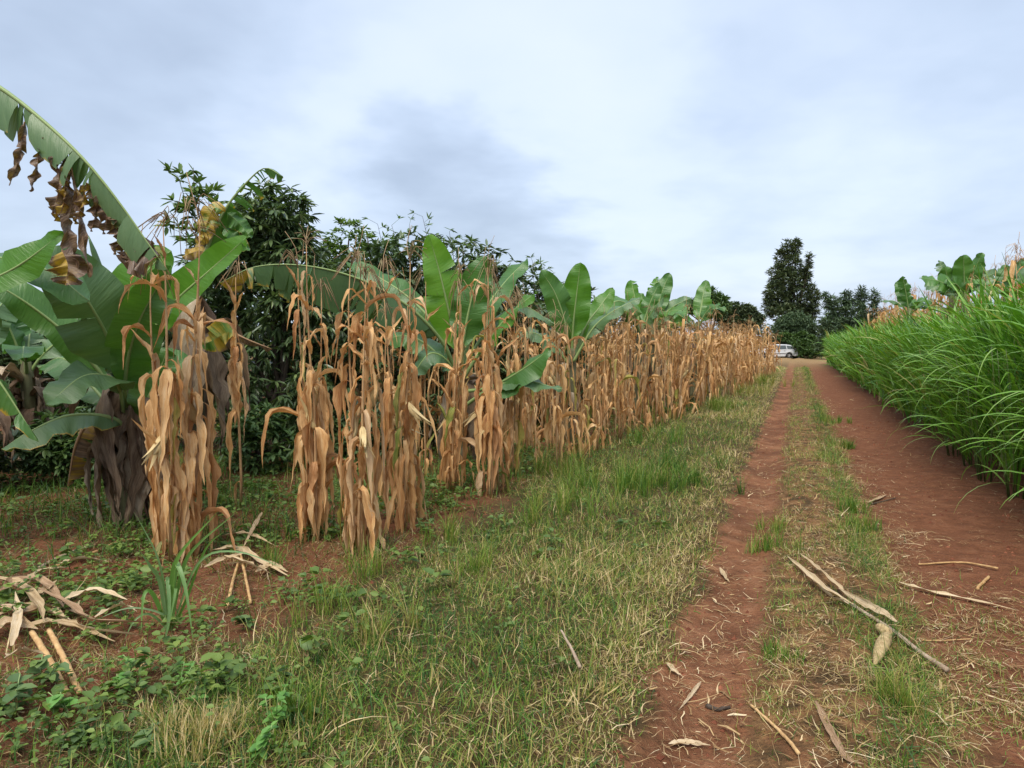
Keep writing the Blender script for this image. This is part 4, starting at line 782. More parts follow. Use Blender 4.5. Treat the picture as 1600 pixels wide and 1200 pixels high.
tree('mango_tree', 'dark mango tree at the start of the dense maize field, smallest of its row', 'tree', foot(835, 14.8), bl(14.8, [(838, 470, .7), (800, 500, .8), (872, 505, .8), (835, 560, 1.), (880, 600, .9), (800, 600, .9)]), 'mango', 135, .18, .055, 9, .09, .45, 'mango trees behind the maize', fork=.2)
def sprig(name, label, px, Y, stems, Lf, Wf, mat, kn=9, ln=14, base_py=None, cat='sapling', spread=.14, group=None):
    base = Vector(foot(px, Y)); t = thing(name, base, label, cat, group); mb = MB()
    for k, (x0, y0, x1, y1_) in enumerate(stems):
        a, b = np.array(at(x0, y0, Y)), np.array(at(x1, y1_, Y + rng.normal(0, .15))); m1 = MB(); m = (a + b) / 2 + rng.normal(0, .05, 3); r_ = np.array(base); pts = spline([r_, r_ * .45 + a * .55, a, m, b] if k == 0 else [a, m, b], 12)
        m1.tube(pts, np.linspace(.014 if k == 0 else .008, .003, 12), 5); m1.build('stem', M['bark'], t, base)
        for j in range(kn):
            q = .25 + .75 * (j + 1) / kn; c = a + (b - a) * q + (m - (a + b) / 2) * (1 - abs(2 * q - 1)); d = rand_dirs(1, -.1, .7)[0]; tip = c + d * spread * rng.uniform(.4, 1.2); nl_ = ln // 2; Pp = np.tile(tip, (nl_, 1)); dl = nrm(rand_dirs(nl_, -.6, .6) + d)
            m2 = MB(); v, qd, tr = tube(spline([c, (c + tip) / 2, tip], 4), np.full(4, .003), 3); mb.add(v, qd, tr); ovate(mb, Pp, dl, Lf * rng.uniform(.7, 1.2, nl_), Wf * rng.uniform(.8, 1.2, nl_), np.array([0, 0, 1.]) + rng.normal(0, .3, (nl_, 3)), .3)
    tag(mb.build('foliage', M[mat], t, base), kind='stuff'); return t
sprig('young_tree', 'slender young tree with pale stems and sparse leaves against the sky behind the big banana', 310, 8.8, [(312, 480, 302, 262), (306, 350, 278, 275), (308, 340, 325, 300), (310, 420, 272, 345), (310, 420, 340, 360)], .16, .052, 'cassava', 10, 16, spread=.16)
tree('light_green_tree', 'light green bushy tree rising behind the arching torn banana leaf', 'tree', foot(560, 12.9), bl(12.9, [(545, 375, .42), (590, 400, .42), (515, 405, .35), (610, 440, .5), (545, 440, .5), (500, 440, .35)]), 'cassava', 90, .12, .04, 8, .05, .2, fork=.5)
sprig('young_tree', 'wispy young tree top between the arching leaf and the upright banana leaf', 640, 12.4, [(640, 440, 612, 352), (645, 430, 640, 350), (630, 430, 590, 350)], .11, .03, 'cassava', 8, 12, spread=.18)
sprig('young_tree', 'sapling with a leafy tip directly above the upright banana leaf', 664, 12.8, [(672, 430, 660, 338)], .13, .03, 'cassava', 7, 14, spread=.14)
sprig('young_tree', 'sapling with narrow leaves just right of the upright banana leaf', 712, 12.6, [(712, 450, 702, 362), (710, 440, 730, 380)], .13, .028, 'cassava', 7, 12, spread=.16)
sprig('young_tree', 'sapling with light leaves beside the two rounded banana leaves', 838, 14.2, [(842, 470, 832, 408), (845, 460, 850, 415)], .13, .035, 'cassava', 8, 14, spread=.2)
sprig('young_tree', 'thin sapling peeping over between the two rounded banana leaves', 880, 15, [(878, 500, 880, 440), (875, 480, 868, 445)], .12, .035, 'cassava', 6, 10, spread=.2)
# shade and greenery behind the bananas on the left
tree('coffee_bush', 'dark glossy bush behind the big banana leaves at the frame edge', 'bush', foot(20, 9.5), bl(9.5, [(0, 520, .7), (70, 560, .7), (-70, 540, .8), (20, 620, .8), (110, 620, .6)]), 'mango', 140, .13, .05, 9, .05, .3, 'dark bushes behind the big banana', fork=.15)
tree('coffee_bush', 'dark glossy bush between the big banana and the mango tree', 'bush', foot(215, 10.5), bl(10.5, [(160, 510, .6), (230, 540, .8), (290, 580, .7), (190, 610, .8), (260, 640, .7)]), 'mango', 140, .13, .05, 9, .05, .3, 'dark bushes behind the big banana', fork=.15)
for px, Y, L, lb in ((-60, 7.6, [(-60, 690, .34), (0, 705, .3), (-120, 680, .35)], 'low leafy shrub in the shade at the frame edge below the torn banana leaf'), (95, 7.9, [(70, 700, .3), (120, 710, .28), (95, 670, .3)], 'low leafy shrub in the shade left of the big banana stem'), (150, 8.6, [(130, 680, .35), (180, 690, .3)], 'low leafy shrub close behind the big banana stem'), (400, 8.7, [(380, 690, .35), (430, 700, .32), (405, 660, .3)], 'low leafy shrub under the front mango tree'), (540, 9.2, [(515, 690, .32), (565, 690, .34), (600, 680, .3)], 'low leafy shrub behind the third maize clump'), (670, 10.5, [(650, 660, .34), (700, 655, .34), (740, 650, .34)], 'low leafy shrub behind the fifth maize clump')):
    tree('undergrowth_shrub', lb, 'shrub', foot(px, Y), bl(Y, L), 'tree_fresh' if px in (95, 400) else 'mango', 60, .12, .045, 8, .025, .25, 'undergrowth shrubs below the trees', fork=.2)
for k, (px, Y, hh) in enumerate(((-200, 17, 3.0), (30, 19, 2.5), (190, 17, 2.7), (380, 18, 3.6), (560, 20, 4.0), (740, 22, 3.8), (900, 25, 3.4), (1000, 28, 3.2))):
    x, _, z = foot(px, Y); tree('background_tree', 'shaded leafy tree ' + ('far behind the torn banana leaf at the frame edge', 'far behind the big banana plant', 'far behind the slender young tree', 'far behind the front mango tree', 'far behind the light green bushy tree', 'far behind the upright bright banana leaf', 'far behind the two rounded banana leaves', 'far behind the small bananas in the maize')[k], 'tree', (x, Y, z), [((x + dx, Y + dy, z + dz * hh), rr) for dx, dy, dz, rr in ((0, 0, .72, 1.2), (-1.3, .3, .5, 1.3), (1.3, -.2, .5, 1.3), (.2, .4, .25, 1.4), (-1., -.3, .2, 1.1), (1.2, .2, .2, 1.1))], 'tree_far', 110, .26, .10, 8, .1, .3, 'shaded trees behind the mango trees', fork=.2)
# the far end of the track
def fbl(Y, L): return [(tuple(at(px, py, Y + dy)), (rx * Y / FPX, rx * Y / FPX, ry * Y / FPX), m) for px, py, rx, ry, dy, m in L]
tree('tall_tree', 'tall dark upright tree rising alone at the end of the track', 'tree', foot(1236, 78), fbl(78, [(1230, 390, 9, 15, 0, .35), (1243, 385, 6, 13, .5, .3), (1220, 403, 9, 16, .8, .35), (1238, 415, 13, 19, -.5, .6), (1213, 430, 12, 17, .3, .5), (1232, 440, 22, 22, -.3, 1), (1255, 440, 10, 18, .6, .35), (1264, 405, 4, 12, -.4, .14), (1262, 425, 6, 10, -.4, .2), (1278, 462, 6, 7, .3, .1), (1206, 455, 7, 12, .3, .2), (1215, 462, 20, 20, 0, .9), (1245, 468, 25, 22, .5, 1.1), (1268, 455, 8, 12, -.5, .25), (1205, 478, 13, 14, .5, .5), (1225, 488, 24, 15, -.5, 1), (1257, 488, 16, 14, .4, .6), (1274, 475, 7, 8, 0, .15), (1270, 490, 8, 8, 0, .2)]), 'tree_far', 250, .48, .13, 6, .22, .0, core=.25)
tree('rounded_tree', 'dense rounded dark tree at the foot of the tall tree', 'tree', foot(1242, 74.5), fbl(74.5, [(1242, 510, 28, 22, 0, 1.6), (1225, 516, 18, 18, -.5, .8), (1260, 518, 16, 20, .3, .8), (1240, 530, 30, 18, 0, 1.2)]), 'tree_blue', 900, .26, .08, 6, .15, .1, core=.3, fork=.2)
tree('leafy_bush', 'lighter green spreading bush beside the parked car', 'bush', foot(1248, 70.5), fbl(70.5, [(1226, 526, 9, 6, 2.2, .3), (1240, 530, 11, 9, 1.8, .45), (1254, 524, 7, 6, 1.2, .25), (1252, 538, 17, 9, 1.0, .7), (1268, 530, 8, 6, 1.5, .25), (1262, 550, 17, 10, .4, .7), (1280, 548, 9, 9, .8, .35), (1246, 552, 8, 8, 1.6, .3)]), 'tree_fresh', 420, .30, .11, 6, .08, .1, core=.3, fork=.2)
tree('dark_tree', 'dark spreading tree with feathery tips where the track ends by the fodder grass', 'tree', foot(1322, 66), fbl(66, [(1300, 480, 12, 16, 0, .5), (1322, 470, 10, 16, .5, .5), (1345, 468, 9, 20, 0, .45), (1330, 495, 26, 20, .3, 1.2), (1300, 510, 20, 18, -.3, 1), (1290, 465, 5, 8, 0, .12), (1315, 530, 30, 18, 0, 1.4), (1290, 540, 16, 14, 0, .8), (1345, 520, 24, 24, .3, 1.1), (1366, 468, 7, 14, 0, .25), (1372, 500, 14, 22, 0, .6)]), 'tree_blue', 290, .42, .09, 6, .15, .2, core=.35, fork=.3)
tree('feathery_tree', 'light feathery tree above the far end of the maize field', 'tree', foot(1112, 46), fbl(46, [(1110, 462, 14, 12, 0, .5), (1125, 470, 12, 10, 0, .4), (1095, 475, 12, 10, 0, .4), (1115, 482, 24, 14, 0, .9), (1080, 480, 9, 10, 1, .3)]), 'tree_fresh', 330, .3, .08, 6, .1, .3, core=.3, fork=.45)
tree('dark_tree', 'low dark tree above the maize between the feathery tree and the tall tree', 'tree', foot(1155, 52), fbl(52, [(1145, 484, 14, 10, 0, .5), (1165, 488, 16, 12, 0, .7), (1135, 496, 18, 12, 0, .7), (1180, 498, 12, 10, 0, .5), (1160, 505, 26, 14, 0, 1.1), (1062, 478, 8, 8, 0, .3)]), 'tree_far', 420, .3, .11, 6, .12, .2, core=.3, fork=.3)
for k, (px, Y, hh) in enumerate(((1130, 88, 4), (1190, 92, 4.0), (1240, 95, 4.5), (1300, 92, 4.5), (1360, 88, 4.5), (1430, 80, 4), (1520, 70, 4), (1640, 60, 4))):
    x, _, z = foot(px, Y); tree('hedgerow_tree', 'dark hedgerow tree ' + ('beyond the feathery tree', 'beyond the gap beside the tall tree', 'directly beyond the parked car and the rounded tree', 'beyond the dark spreading tree', 'beyond the far tip of the fodder grass', 'beyond the leftmost banana of the fodder grass', 'beyond the tallest banana of the fodder grass', 'beyond the banana at the frame edge')[k], 'tree', (x, Y, z), [((x + dx, Y + dy, z + dz * hh), rr) for dx, dy, dz, rr in ((0, 0, .62, 1.7), (-2., .3, .4, 1.9), (2., -.2, .4, 1.9), (.2, .4, .15, 1.9), (-2.2, -.3, .12, 1.6), (2.2, .2, .12, 1.6))], 'tree_far', 110, .45, .2, 8, .15, .3, 'hedgerow trees beyond the track', fork=.2)

# ------------------------------------------------------------------ parked car
def solid(name, colr, rough=.4, metal=0., coat=0., trans=0.):
    m, t = new_mat(name); p = t.new('ShaderNodeBsdfPrincipled'); tc = t.new('ShaderNodeTexCoord'); n = t.noise(tc.outputs['Object'], 3, 3)
    t.put(p.inputs['Base Color'], t.mix(n, [c * .85 for c in colr], [min(1, c * 1.1) for c in colr])); p.inputs['Roughness'].default_value = rough; p.inputs['Metallic'].default_value = metal; p.inputs['Coat Weight'].default_value = coat
    o = t.new('ShaderNodeOutputMaterial'); t.l.new(p.outputs[0], o.inputs[0]); return m
M['paint'] = solid('silver_paint', (.66, .68, .71), .3, .15, .5); M['glass'] = solid('car_glass', (.10, .12, .13), .08, 0, .5); M['rubber'] = solid('tyre_rubber', (.02, .02, .02), .8); M['rim'] = solid('alloy', (.45, .45, .46), .35, .7); M['lamp'] = solid('red_lamp', (.45, .03, .02), .25, 0, .5); M['trim'] = solid('black_trim', (.03, .03, .03), .6)
CY = 72.; CX = (1241.5 - 800) / FPX * CY; cz = hz(CX, CY); car = thing('parked_car', (CX - 2.2, CY, cz), 'silver estate car parked at the end of the track, half hidden by maize', 'car')
def extrude(prof, y0, y1, inset=None):
    n = len(prof); p = np.array(prof); ya = np.array([[y0] * n, [y1] * n]); V = np.array([[q[0], yy, q[1]] for yy in (y0, y1) for q in prof])
    if inset is not None:
        for i, q in enumerate(prof):
            k = max(0, (q[1] - .85) / .6) * inset; V[i, 1] += k; V[n + i, 1] -= k
    Qd = [[i, (i + 1) % n, n + (i + 1) % n, n + i] for i in range(n)]; return V, Qd, n
def bm_poly(name, prof, y0, y1, mat, parent, inset=None, bev=.0):
    V, Qd, n = extrude(prof, y0, y1, inset); me = bpy.data.meshes.new(name); me.from_pydata([tuple(v) for v in V], [], Qd + [list(range(n))[::-1], list(range(n, 2 * n))]); me.materials.append(mat); o = link(name, me, parent)
    if bev: md = o.modifiers.new('bevel', 'BEVEL'); md.width = bev; md.segments = 2; md.limit_method = 'ANGLE'; md.angle_limit = R(35)
    return o
body = [(-2.2, .35), (-2.22, .62), (-2.0, .80), (-1.25, .93), (-.75, 1.22), (-.35, 1.40), (.3, 1.46), (1.1, 1.44), (1.55, 1.36), (2.0, 1.02), (2.14, .92), (2.2, .6), (2.18, .32), (1.9, .25)]
wx, wr = (-1.32, 1.32), .36
arch = lambda x: [(x + wr * math.cos(a), .30 + wr * math.sin(a)) for a in np.linspace(0, math.pi, 9)]
body += arch(1.32) + [(.9, .22), (-.9, .22)] + arch(-1.32) + [(-1.75, .25)]
bm_poly('body', body, -.85, .85, M['paint'], car, .16, .05)
for nm, pf in (('window', [(1.12, .98), (1.05, 1.34), (1.5, 1.28), (1.86, 1.0)]), ('window', [(.12, .96), (.10, 1.36), (.98, 1.35), (1.04, .97)]), ('window', [(-.95, .96), (-.55, 1.22), (-.32, 1.33), (.02, 1.36), (.04, .95)])):
    V = [(x, -.852 + max(0, (z - .85) / .6) * .16 - .006, z) for x, z in pf]; V2 = [(x, y + .02, z) for x, y, z in V]; me = bpy.data.meshes.new(nm); k = len(V); me.from_pydata(V + V2, [], [list(range(k)), list(range(k, 2 * k))[::-1]] + [[i, k + i, k + (i + 1) % k, (i + 1) % k] for i in range(k)]); me.materials.append(M['glass']); link(nm, me, car)
for x in wx:
    for s in (-1, 1):
        mb = MB(); an = np.linspace(0, 2 * math.pi, 25); prof = [(.20, .10), (.29, .10), (.315, .07), (.315, -.07), (.29, -.10), (.20, -.10)]; V = [(r_ * math.cos(a), w_, r_ * math.sin(a)) for a in an[:-1] for r_, w_ in prof]; k = len(prof); Qd = [[i * k + j, ((i + 1) % 24) * k + j, ((i + 1) % 24) * k + (j + 1) % k, i * k + (j + 1) % k] for i in range(24) for j in range(k)]; mb.add(V, Qd); wh = mb.build('wheel', M['rubber'], car); wh.location = (x, s * .76, .315)
        mb = MB(); mb.tube(np.array([[0, -.08, 0], [0, .08, 0]]), np.array([.05, .05]), 12)
        for q in range(5):
            a = q * 2 * math.pi / 5; mb.tube(np.array([[0, s * .06, 0], [.2 * math.cos(a), s * .07, .2 * math.sin(a)]]), np.array([.035, .028]), 6)
        mb.build('rim', M['rim'], wh)
for s in (-1, 1):
    bm_poly('tail_light', [(2.03, .80), (2.0, .98), (2.10, .96), (2.19, .82)], s * .80 - .07, s * .80 + .07, M['lamp'], car)
bm_poly('bumper', [(2.05, .30), (2.05, .52), (2.26, .52), (2.26, .34)], -.80, .80, M['paint'], car, None, .03)
bm_poly('side_moulding', [(-1.0, .50), (-1.0, .55), (.95, .55), (.95, .50)], -.868, -.84, M['trim'], car)
for x in (-.3, .75): bm_poly('door_handle', [(x, .84), (x, .87), (x + .16, .87), (x + .16, .84)], -.885, -.84, M['paint'], car)
for s in (-1, 1): bm_poly('roof_rail', [(-.3, 1.47), (-.3, 1.50), (1.2, 1.49), (1.2, 1.46)], s * .62 - .02, s * .62 + .02, M['trim'], car)

# ------------------------------------------------------------------ things lying about in the foreground
def leaf_strip(pts, W, curl=.5, seed=0, n=18, nc=4):
    """long dry leaf following a ground path"""
    r = np.random.default_rng(seed); C = spline(pts, n); tt = np.linspace(0, 1, n); T = nrm(np.gradient(C, axis=0)); B = nrm(np.cross(T, [0, 0, 1.])); Nn = np.cross(B, T); tw = np.cumsum(r.normal(0, .10, n)); B, Nn = B * np.cos(tw)[:, None] + Nn * np.sin(tw)[:, None], Nn * np.cos(tw)[:, None] - B * np.sin(tw)[:, None]
    wd = W / 2 * np.clip(.3 + 3 * tt, 0, 1) * np.clip(1 - tt ** 3, .06, 1) * (1 + .15 * r.normal(0, 1, n)); V = []; UVs = []
    for j in range(nc + 1):
        tj = -1 + 2 * j / nc; V.append(C + B * (wd * tj)[:, None] + Nn * (wd * abs(tj) ** 1.5 * curl + .2 * wd * abs(tj) * np.sin(tt * 22 + 2 * tj))[:, None]); UVs.append(np.stack([tt, np.full(n, tj), np.full(n, seed * .37)], -1))
    i = np.arange(n - 1)[:, None] * (nc + 1) + np.arange(nc)[None]; return np.stack(V, 1).reshape(-1, 3), np.stack([i, i + 1, i + nc + 2, i + nc + 1], -1).reshape(-1, 4), np.stack(UVs, 1).reshape(-1, 3)
def gp(L, dz=.02): return [gnd(p[0], p[1], dz + (p[2] if len(p) > 2 else 0)) for p in L]
def dry_leaf(label, L, W, seed, group=None, dz=.015, curl=.5, parent=None, off=None, name='dry_leaf'):
    pts = gp(L, dz); o_ = np.array(off if off is not None else pts[0]); v, q, uvp = leaf_strip(pts, W, curl, seed)
    ob = link(name, mesh_of(name, v - o_, [q], M['maize_pale'], {'uvp': uvp}), parent)
    if parent is None: ob.location = tuple(o_); tag(ob, label, 'dry leaf', group)
    return ob
def stick(name, label, cat, L, rad, mat, group=None, dz=.015, nodes=0, k=8):
    pts = gp(L, dz - .006); o_ = np.array(pts[0]); n = 22; C = spline(pts, n); C = C + np.cumsum(rng.normal(0, .0011, C.shape), 0); rd = np.linspace(rad[0], rad[1], n)
    if nodes:
        for q in range(1, nodes + 1): j = int(q * n / (nodes + 1)); rd[j] *= 1.1
    mb = MB(); mb.tube(C, rd, k); o = mb.build(name, M[mat], None, o_); o.location = tuple(o_); return tag(o, label, cat, group)
# fallen stalk across the strip
pts = gp([(1290, 925), (1330, 952), (1392, 992), (1440, 1030), (1480, 1056)], .03); o_ = np.array(pts[0]); fs = thing('fallen_maize_stalk', o_, 'bleached fallen maize stalk with split leaves lying across the grassy strip', 'maize stalk')
mb = MB(); mb.tube(spline(pts, 16), np.linspace(.010, .013, 16), 8); mb.build('stalk', M['stick'], fs, o_)
for k, L in enumerate(([(1335, 955), (1290, 930), (1255, 898), (1230, 876)], [(1330, 948), (1300, 920), (1268, 890), (1250, 874)], [(1325, 958), (1295, 945), (1270, 918)], [(1400, 990), (1360, 965), (1310, 935)])): dry_leaf(None, L, .045, 60 + k, None, .035 + .01 * k, .6, fs, o_, 'leaf')
pc = gnd(1392, 1003, .02); ce = thing('maize_cob', pc, 'pale rounded dry maize cob in its husk beside the fallen stalk', 'maize cob')
mb = MB(); a, b = np.array(gnd(1392, 1003, .035)), np.array(gnd(1368, 990, .05)); mb.tube(spline([a, (a + b) / 2, b], 9), .03 * np.array([.5, .8, .95, 1, 1, .95, .85, .6, .2]), 10); mb.build('cob', M['cobhusk'], ce, pc)
mb = MB(); a, b = np.array(gnd(1388, 1000, .035)), np.array(gnd(1366, 1045, .02)); mb.tube(spline([a, (a + b) / 2 + [0, 0, .012], b], 10), .034 * np.array([.35, .7, .95, 1, 1, .95, .85, .7, .45, .15]), 10); mb.build('husk', M['cobhusk'], ce, pc)
stick('dry_stick', 'thin straight dry stick on bare red soil, upper one of the pair', 'stick', [(1435, 883), (1500, 880), (1560, 892)], (.006, .008), 'cane', nodes=3)
stick('dry_stick', 'short stubby piece of dry cane on bare red soil', 'stick', [(1527, 922), (1543, 903)], (.010, .010), 'cane', nodes=1)
stick('dry_stick', 'thin pale reed lying right of the fallen stalk', 'stick', [(1440, 1003), (1520, 1002)], (.004, .003), 'cane')
stick('dry_stick', 'orange brown cane lying beside the left rut near the frame bottom', 'stick', [(1172, 1104), (1215, 1140), (1252, 1182)], (.006, .008), 'cane', nodes=2)
stick('dry_stick', 'pale stick half buried in the verge grass', 'stick', [(876, 1018, .10), (892, 1042, .09), (906, 1068, .07)], (.005, .009), 'stick')
stick('dark_twig', 'short dark forked twig on the red soil by the grassy strip', 'twig', [(1362, 789), (1380, 785), (1399, 780)], (.008, .005), 'twig')
stick('dark_twig', 'black charred twig lying in the left rut among straw', 'twig', [(1105, 1106), (1122, 1112), (1140, 1108)], (.012, .006), 'twig')
dry_leaf('long dry maize leaf lying along the edge of the bare red soil', [(1400, 912), (1450, 928), (1520, 942), (1592, 958)], .045, 71)
dry_leaf('narrow dry leaf bent at an angle near the frame bottom right of the left rut', [(1274, 1100), (1296, 1145), (1322, 1190), (1350, 1200)], .03, 72)
dry_leaf('short dry leaf scrap lying flat in the left rut', [(1045, 1168), (1075, 1166), (1110, 1170)], .03, 73)
dry_leaf('twisted dry leaf scrap at the left edge of the rut', [(1042, 1040), (1055, 1055), (1068, 1063)], .03, 74)
dry_leaf('small curled husk scrap in the left rut above the others', [(1125, 890), (1132, 905), (1140, 913)], .035, 75)
dry_leaf('dry leaf scrap slanting across the middle of the left rut', [(1095, 1070), (1080, 1090), (1060, 1115)], .018, 76)
dry_leaf('grey split leaf with bark on the soil beside the dark twig', [(1355, 788), (1372, 782), (1385, 775)], .05, 77)
# left foreground
stick('fallen_cane', 'yellow fallen maize cane lying on the bare earth below the big banana', 'cane', [(85, 888), (140, 868), (180, 850), (212, 842)], (.012, .016), 'cane', 'fallen canes at the field edge', nodes=3)
stick('fallen_cane', 'grey brown cane lying behind the yellow fallen cane', 'cane', [(60, 890), (100, 870), (150, 852)], (.014, .01), 'stick', 'fallen canes at the field edge', nodes=2)
stick('cut_cane', 'cut maize cane with jointed end sloping down the bank, outer of the pair', 'cane', [(50, 1005, .05), (80, 1045, .04), (108, 1096, .015)], (.014, .015), 'cane', 'cut canes on the bank', nodes=4)
stick('cut_cane', 'cut maize cane with jointed end sloping down the bank, inner of the pair', 'cane', [(78, 1005, .06), (102, 1045, .045), (128, 1092, .02)], (.013, .014), 'cane', 'cut canes on the bank', nodes=4)
stick('cut_cane', 'short cut cane leaning below the leaf heap, redder end', 'cane', [(372, 890, .04), (362, 925, .02), (354, 950)], (.010, .010), 'cane', 'cut canes under the leaf heap', nodes=2)
stick('cut_cane', 'short cut cane leaning below the leaf heap, paler end', 'cane', [(376, 878, .05), (384, 915, .03), (391, 946)], (.009, .009), 'cane', 'cut canes under the leaf heap', nodes=2)
HEAP = [([(330, 870), (370, 868), (410, 890), (452, 912)], .07, 'upper long leaf of the dry heap'), ([(350, 885), (390, 900), (430, 918)], .06, 'lowest broad leaf of the dry heap'), ([(340, 860), (385, 852), (430, 875)], .05, 'arched back leaf of the dry heap'), ([(400, 905), (425, 895), (450, 905)], .06, 'curled outer leaf of the dry heap'), ([(320, 905), (350, 890), (385, 880)], .035, 'thin crossing leaf of the dry heap'), ([(410, 820), (395, 850), (380, 880)], .04, 'steep hanging leaf of the dry heap')]
for k, (L, W, lb) in enumerate(HEAP): dry_leaf(lb + ' beside the nearest maize clump', L, W, 80 + k, 'dry leaf heap beside the nearest maize clump', .05 + .03 * (k % 3))
LEFT = [([(-20, 985), (50, 962), (130, 998), (240, 1012)], .07, 'longest pale leaf sweeping from the frame edge'), ([(0, 950), (40, 930), (80, 945), (100, 975)], .09, 'broad orange leaf curled over'), ([(60, 955), (110, 985), (150, 1010), (290, 1015)], .05, 'narrow pale leaf reaching toward the grass clump'), ([(-20, 1010), (20, 990), (60, 1000)], .08, 'wide wrinkled leaf at the frame edge'), ([(20, 1040), (30, 990), (25, 950)], .045, 'steep upright leaf'), ([(150, 1005), (190, 985), (215, 995)], .06, 'small cupped leaf'), ([(40, 920), (70, 905), (110, 900)], .05, 'brown flat leaf'), ([(60, 955), (75, 945), (90, 930)], .05, 'short orange leaf'), ([(10, 1075), (40, 1062), (75, 1070)], .05, 'low leaf among the weeds'), ([(-20, 960), (30, 975), (90, 965), (150, 985)], .09, 'crumpled broad leaf across the middle'), ([(-10, 925), (30, 940), (60, 970), (70, 1000)], .07, 'downward curling leaf'), ([(100, 975), (150, 960), (200, 975)], .06, 'tan flat leaf at the inner end'), ([(20, 1000), (90, 990), (140, 1005), (180, 1020)], .05, 'lower long leaf over the cut canes'), ([(90, 905), (130, 895), (170, 900)], .05, 'far brown leaf below the fallen cane')]
for k, (L, W, lb) in enumerate(LEFT): dry_leaf(lb + ' in the maize trash on the red bank', L, W, 100 + k, 'dry maize trash on the red bank', .06 + .04 * (k % 3))
# grass clump with long bluish leaves in front of the nearest maize clump
gb = gnd(268, 985); gc = thing('grass_clump', gb, 'clump of long bluish green grass leaves in front of the nearest maize clump', 'grass clump'); Yg = gb.y
for k, (L, W) in enumerate(([(266, 985), (272, 930), (285, 868), (345, 800)], .028), ) if False else enumerate([([(266, 985), (268, 920), (280, 868), (340, 800)], .030), ([(268, 985), (272, 900), (276, 880), (290, 920), (303, 1010)], .032), ([(264, 985), (268, 920), (262, 905), (264, 960), (250, 1045)], .028), ([(262, 985), (250, 910), (235, 885), (218, 860)], .022), ([(262, 985), (240, 930), (225, 930), (220, 990)], .024), ([(266, 985), (285, 890), (310, 850), (370, 800)], .022), ([(268, 985), (310, 880), (370, 862), (450, 890)], .014), ([(265, 985), (255, 960), (200, 950), (135, 975)], .012), ([(268, 985), (290, 940), (320, 860), (350, 830)], .016), ([(266, 985), (270, 950), (275, 920), (262, 990)], .024), ([(264, 985), (235, 960), (210, 970), (190, 1010)], .014), ([(266, 985), (258, 930), (246, 870), (210, 800)], .014)]):
    pts = [at(p[0], p[1], Yg - .06 * j + .03 * (k % 3)) for j, p in enumerate(L)]; C = spline(pts, 16); tt = np.linspace(0, 1, 16); T = nrm(np.gradient(C, axis=0)); B = nrm(np.cross(T, CAMP - C + np.array([.6 * (k % 3 - 1), 0, .8]))); wd = W / 2 * np.clip(.5 + 2 * tt, 0, 1) * np.clip(1 - tt ** 2.6, .03, 1); Nn = np.cross(B, T)
    V = np.stack([C - B * wd[:, None] + Nn * wd[:, None] * .35, C, C + B * wd[:, None] + Nn * wd[:, None] * .35], 1).reshape(-1, 3); i = np.arange(15)[:, None] * 3 + np.arange(2)[None]
    link('leaf', mesh_of('grass_leaf', V - np.array(gb), [np.stack([i, i + 1, i + 4, i + 3], -1).reshape(-1, 4)], M['napier'], {'col': np.tile(pal(1, [(0, (.14, .27, .06)), (1, (.17, .27, .12))], np.array([(k % 4) / 3])), (len(V), 1))}), gc)
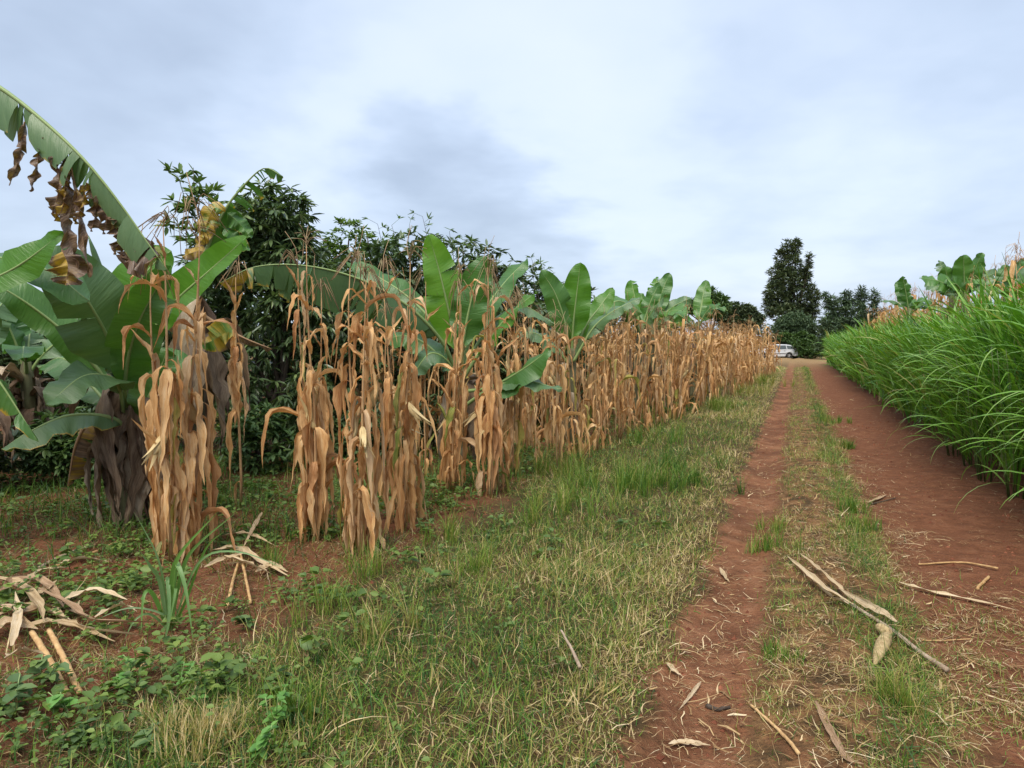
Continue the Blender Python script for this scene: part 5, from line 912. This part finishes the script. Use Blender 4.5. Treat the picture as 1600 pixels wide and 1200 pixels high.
# single weeds with leaves that can be picked apart
mb = MB(); ovate(mb, np.zeros((1, 3)), np.array([[1., 0, 0]]), np.array([.06]), np.array([.042]), np.array([[0, 0, 1.]]), .3); M['herb'] = leaf_mat('herb_leaf', [(0, (.10, .24, .05)), (.6, (.15, .31, .07)), (1, (.22, .38, .09))], .45, .3, .4, .2, .8); herb_leaf = mb.mesh('herb_leaf', M['herb'])
mb = MB(); ovate(mb, np.zeros((1, 3)), np.array([[1., 0, 0]]), np.array([.06]), np.array([.045]), np.array([[0, 0, 1.]]), .3); M['herb2'] = leaf_mat('dull_herb_leaf', [(0, (.065, .115, .040)), (.6, (.10, .17, .055)), (1, (.16, .22, .07))], .5, .25, .35, .2, .8); dull_leaf = mb.mesh('dull_herb_leaf', M['herb2'])
def herb(px, py, label, h, nl, s, lm=None, spread=.05):
    p = gnd(px, py); t = thing('weed_plant', p, label, 'weed', 'weeds on the red bank'); m1 = MB(); tips = []
    for k in range(max(2, nl // 9)):
        a = rng.uniform(0, 6.28); e = np.array([math.cos(a) * spread * rng.uniform(.3, 1.6), math.sin(a) * spread * rng.uniform(.3, 1.6), h * rng.uniform(.6, 1.1)]); tips.append(e); m1.tube(spline([(0, 0, 0), e * .5 + rng.normal(0, .008, 3), e], 5), np.full(5, .0025), 4)
    st = m1.build('stems', M['midrib'], t); st['kind'] = 'stuff'
    for k in range(nl):
        e = tips[k % len(tips)]; q = .3 + .7 * rng.random(); o = link('leaf', lm or herb_leaf, t); o.location = tuple(e * q); o.rotation_euler = (rng.normal(0, .2), rng.uniform(-.5, .35), rng.uniform(0, 6.28)); f_ = s * rng.uniform(.6, 1.2); o.scale = (f_, f_, f_)
herb(432, 1145, 'bright green leafy weed beside the yellowish grass tuft at the frame bottom', .16, 34, .8)
herb(400, 1190, 'bright green weed cut by the frame bottom, left of the leafy one', .12, 26, .8)
herb(440, 1075, 'pale green weed with paired leaves above the bright leafy weed', .12, 16, .8, dull_leaf)
for k, (px, py, lb, h, nl, s, lm) in enumerate([(190, 1085, 'fresh green weed growing by the cut canes', .12, 22, .75, herb_leaf), (210, 1060, 'fresh green weed below the long grass clump', .12, 22, .6, herb_leaf), (60, 1080, 'dull green broad leaved weed around the cut canes', .14, 24, 1.1, dull_leaf), (20, 1110, 'dull green broad leaved weed at the frame edge', .14, 20, 1.2, dull_leaf), (120, 1165, 'dull broad leaved weed near the frame bottom corner', .1, 22, 1., dull_leaf), (230, 1170, 'dark leaved weed beside the dry tuft at the frame bottom', .1, 20, 1., dull_leaf), (355, 1065, 'grey green lobed weed on bare red earth', .1, 16, 1.1, dull_leaf), (395, 985, 'grey green weed at the rim of the bare patch', .1, 16, 1.2, dull_leaf), (110, 1120, 'yellow green seedling with large leaves below the cut canes', .1, 10, 1.1, herb_leaf), (300, 1110, 'small fresh weed between the dry tuft and the bare earth', .1, 16, .6, herb_leaf), (275, 1080, 'small leafy weed at the foot of the long grass clump', .13, 24, .6, herb_leaf), (70, 930, 'thin upright seedling rising from the maize trash', .3, 9, .7, herb_leaf), (500, 830, 'weed with upright stem between the second and third maize clumps', .22, 14, .8, dull_leaf), (660, 835, 'spreading weed in front of the fourth maize clump', .14, 20, 1.1, dull_leaf)]): herb(px, py, lb, h, nl, s, lm, .06)
print('field individuals', cnt, 'objects', len(bpy.data.objects), 'tris', sum(sum(len(p.vertices) - 2 for p in m.polygons) * 1 for m in bpy.data.meshes if len(m.polygons) < 5000))
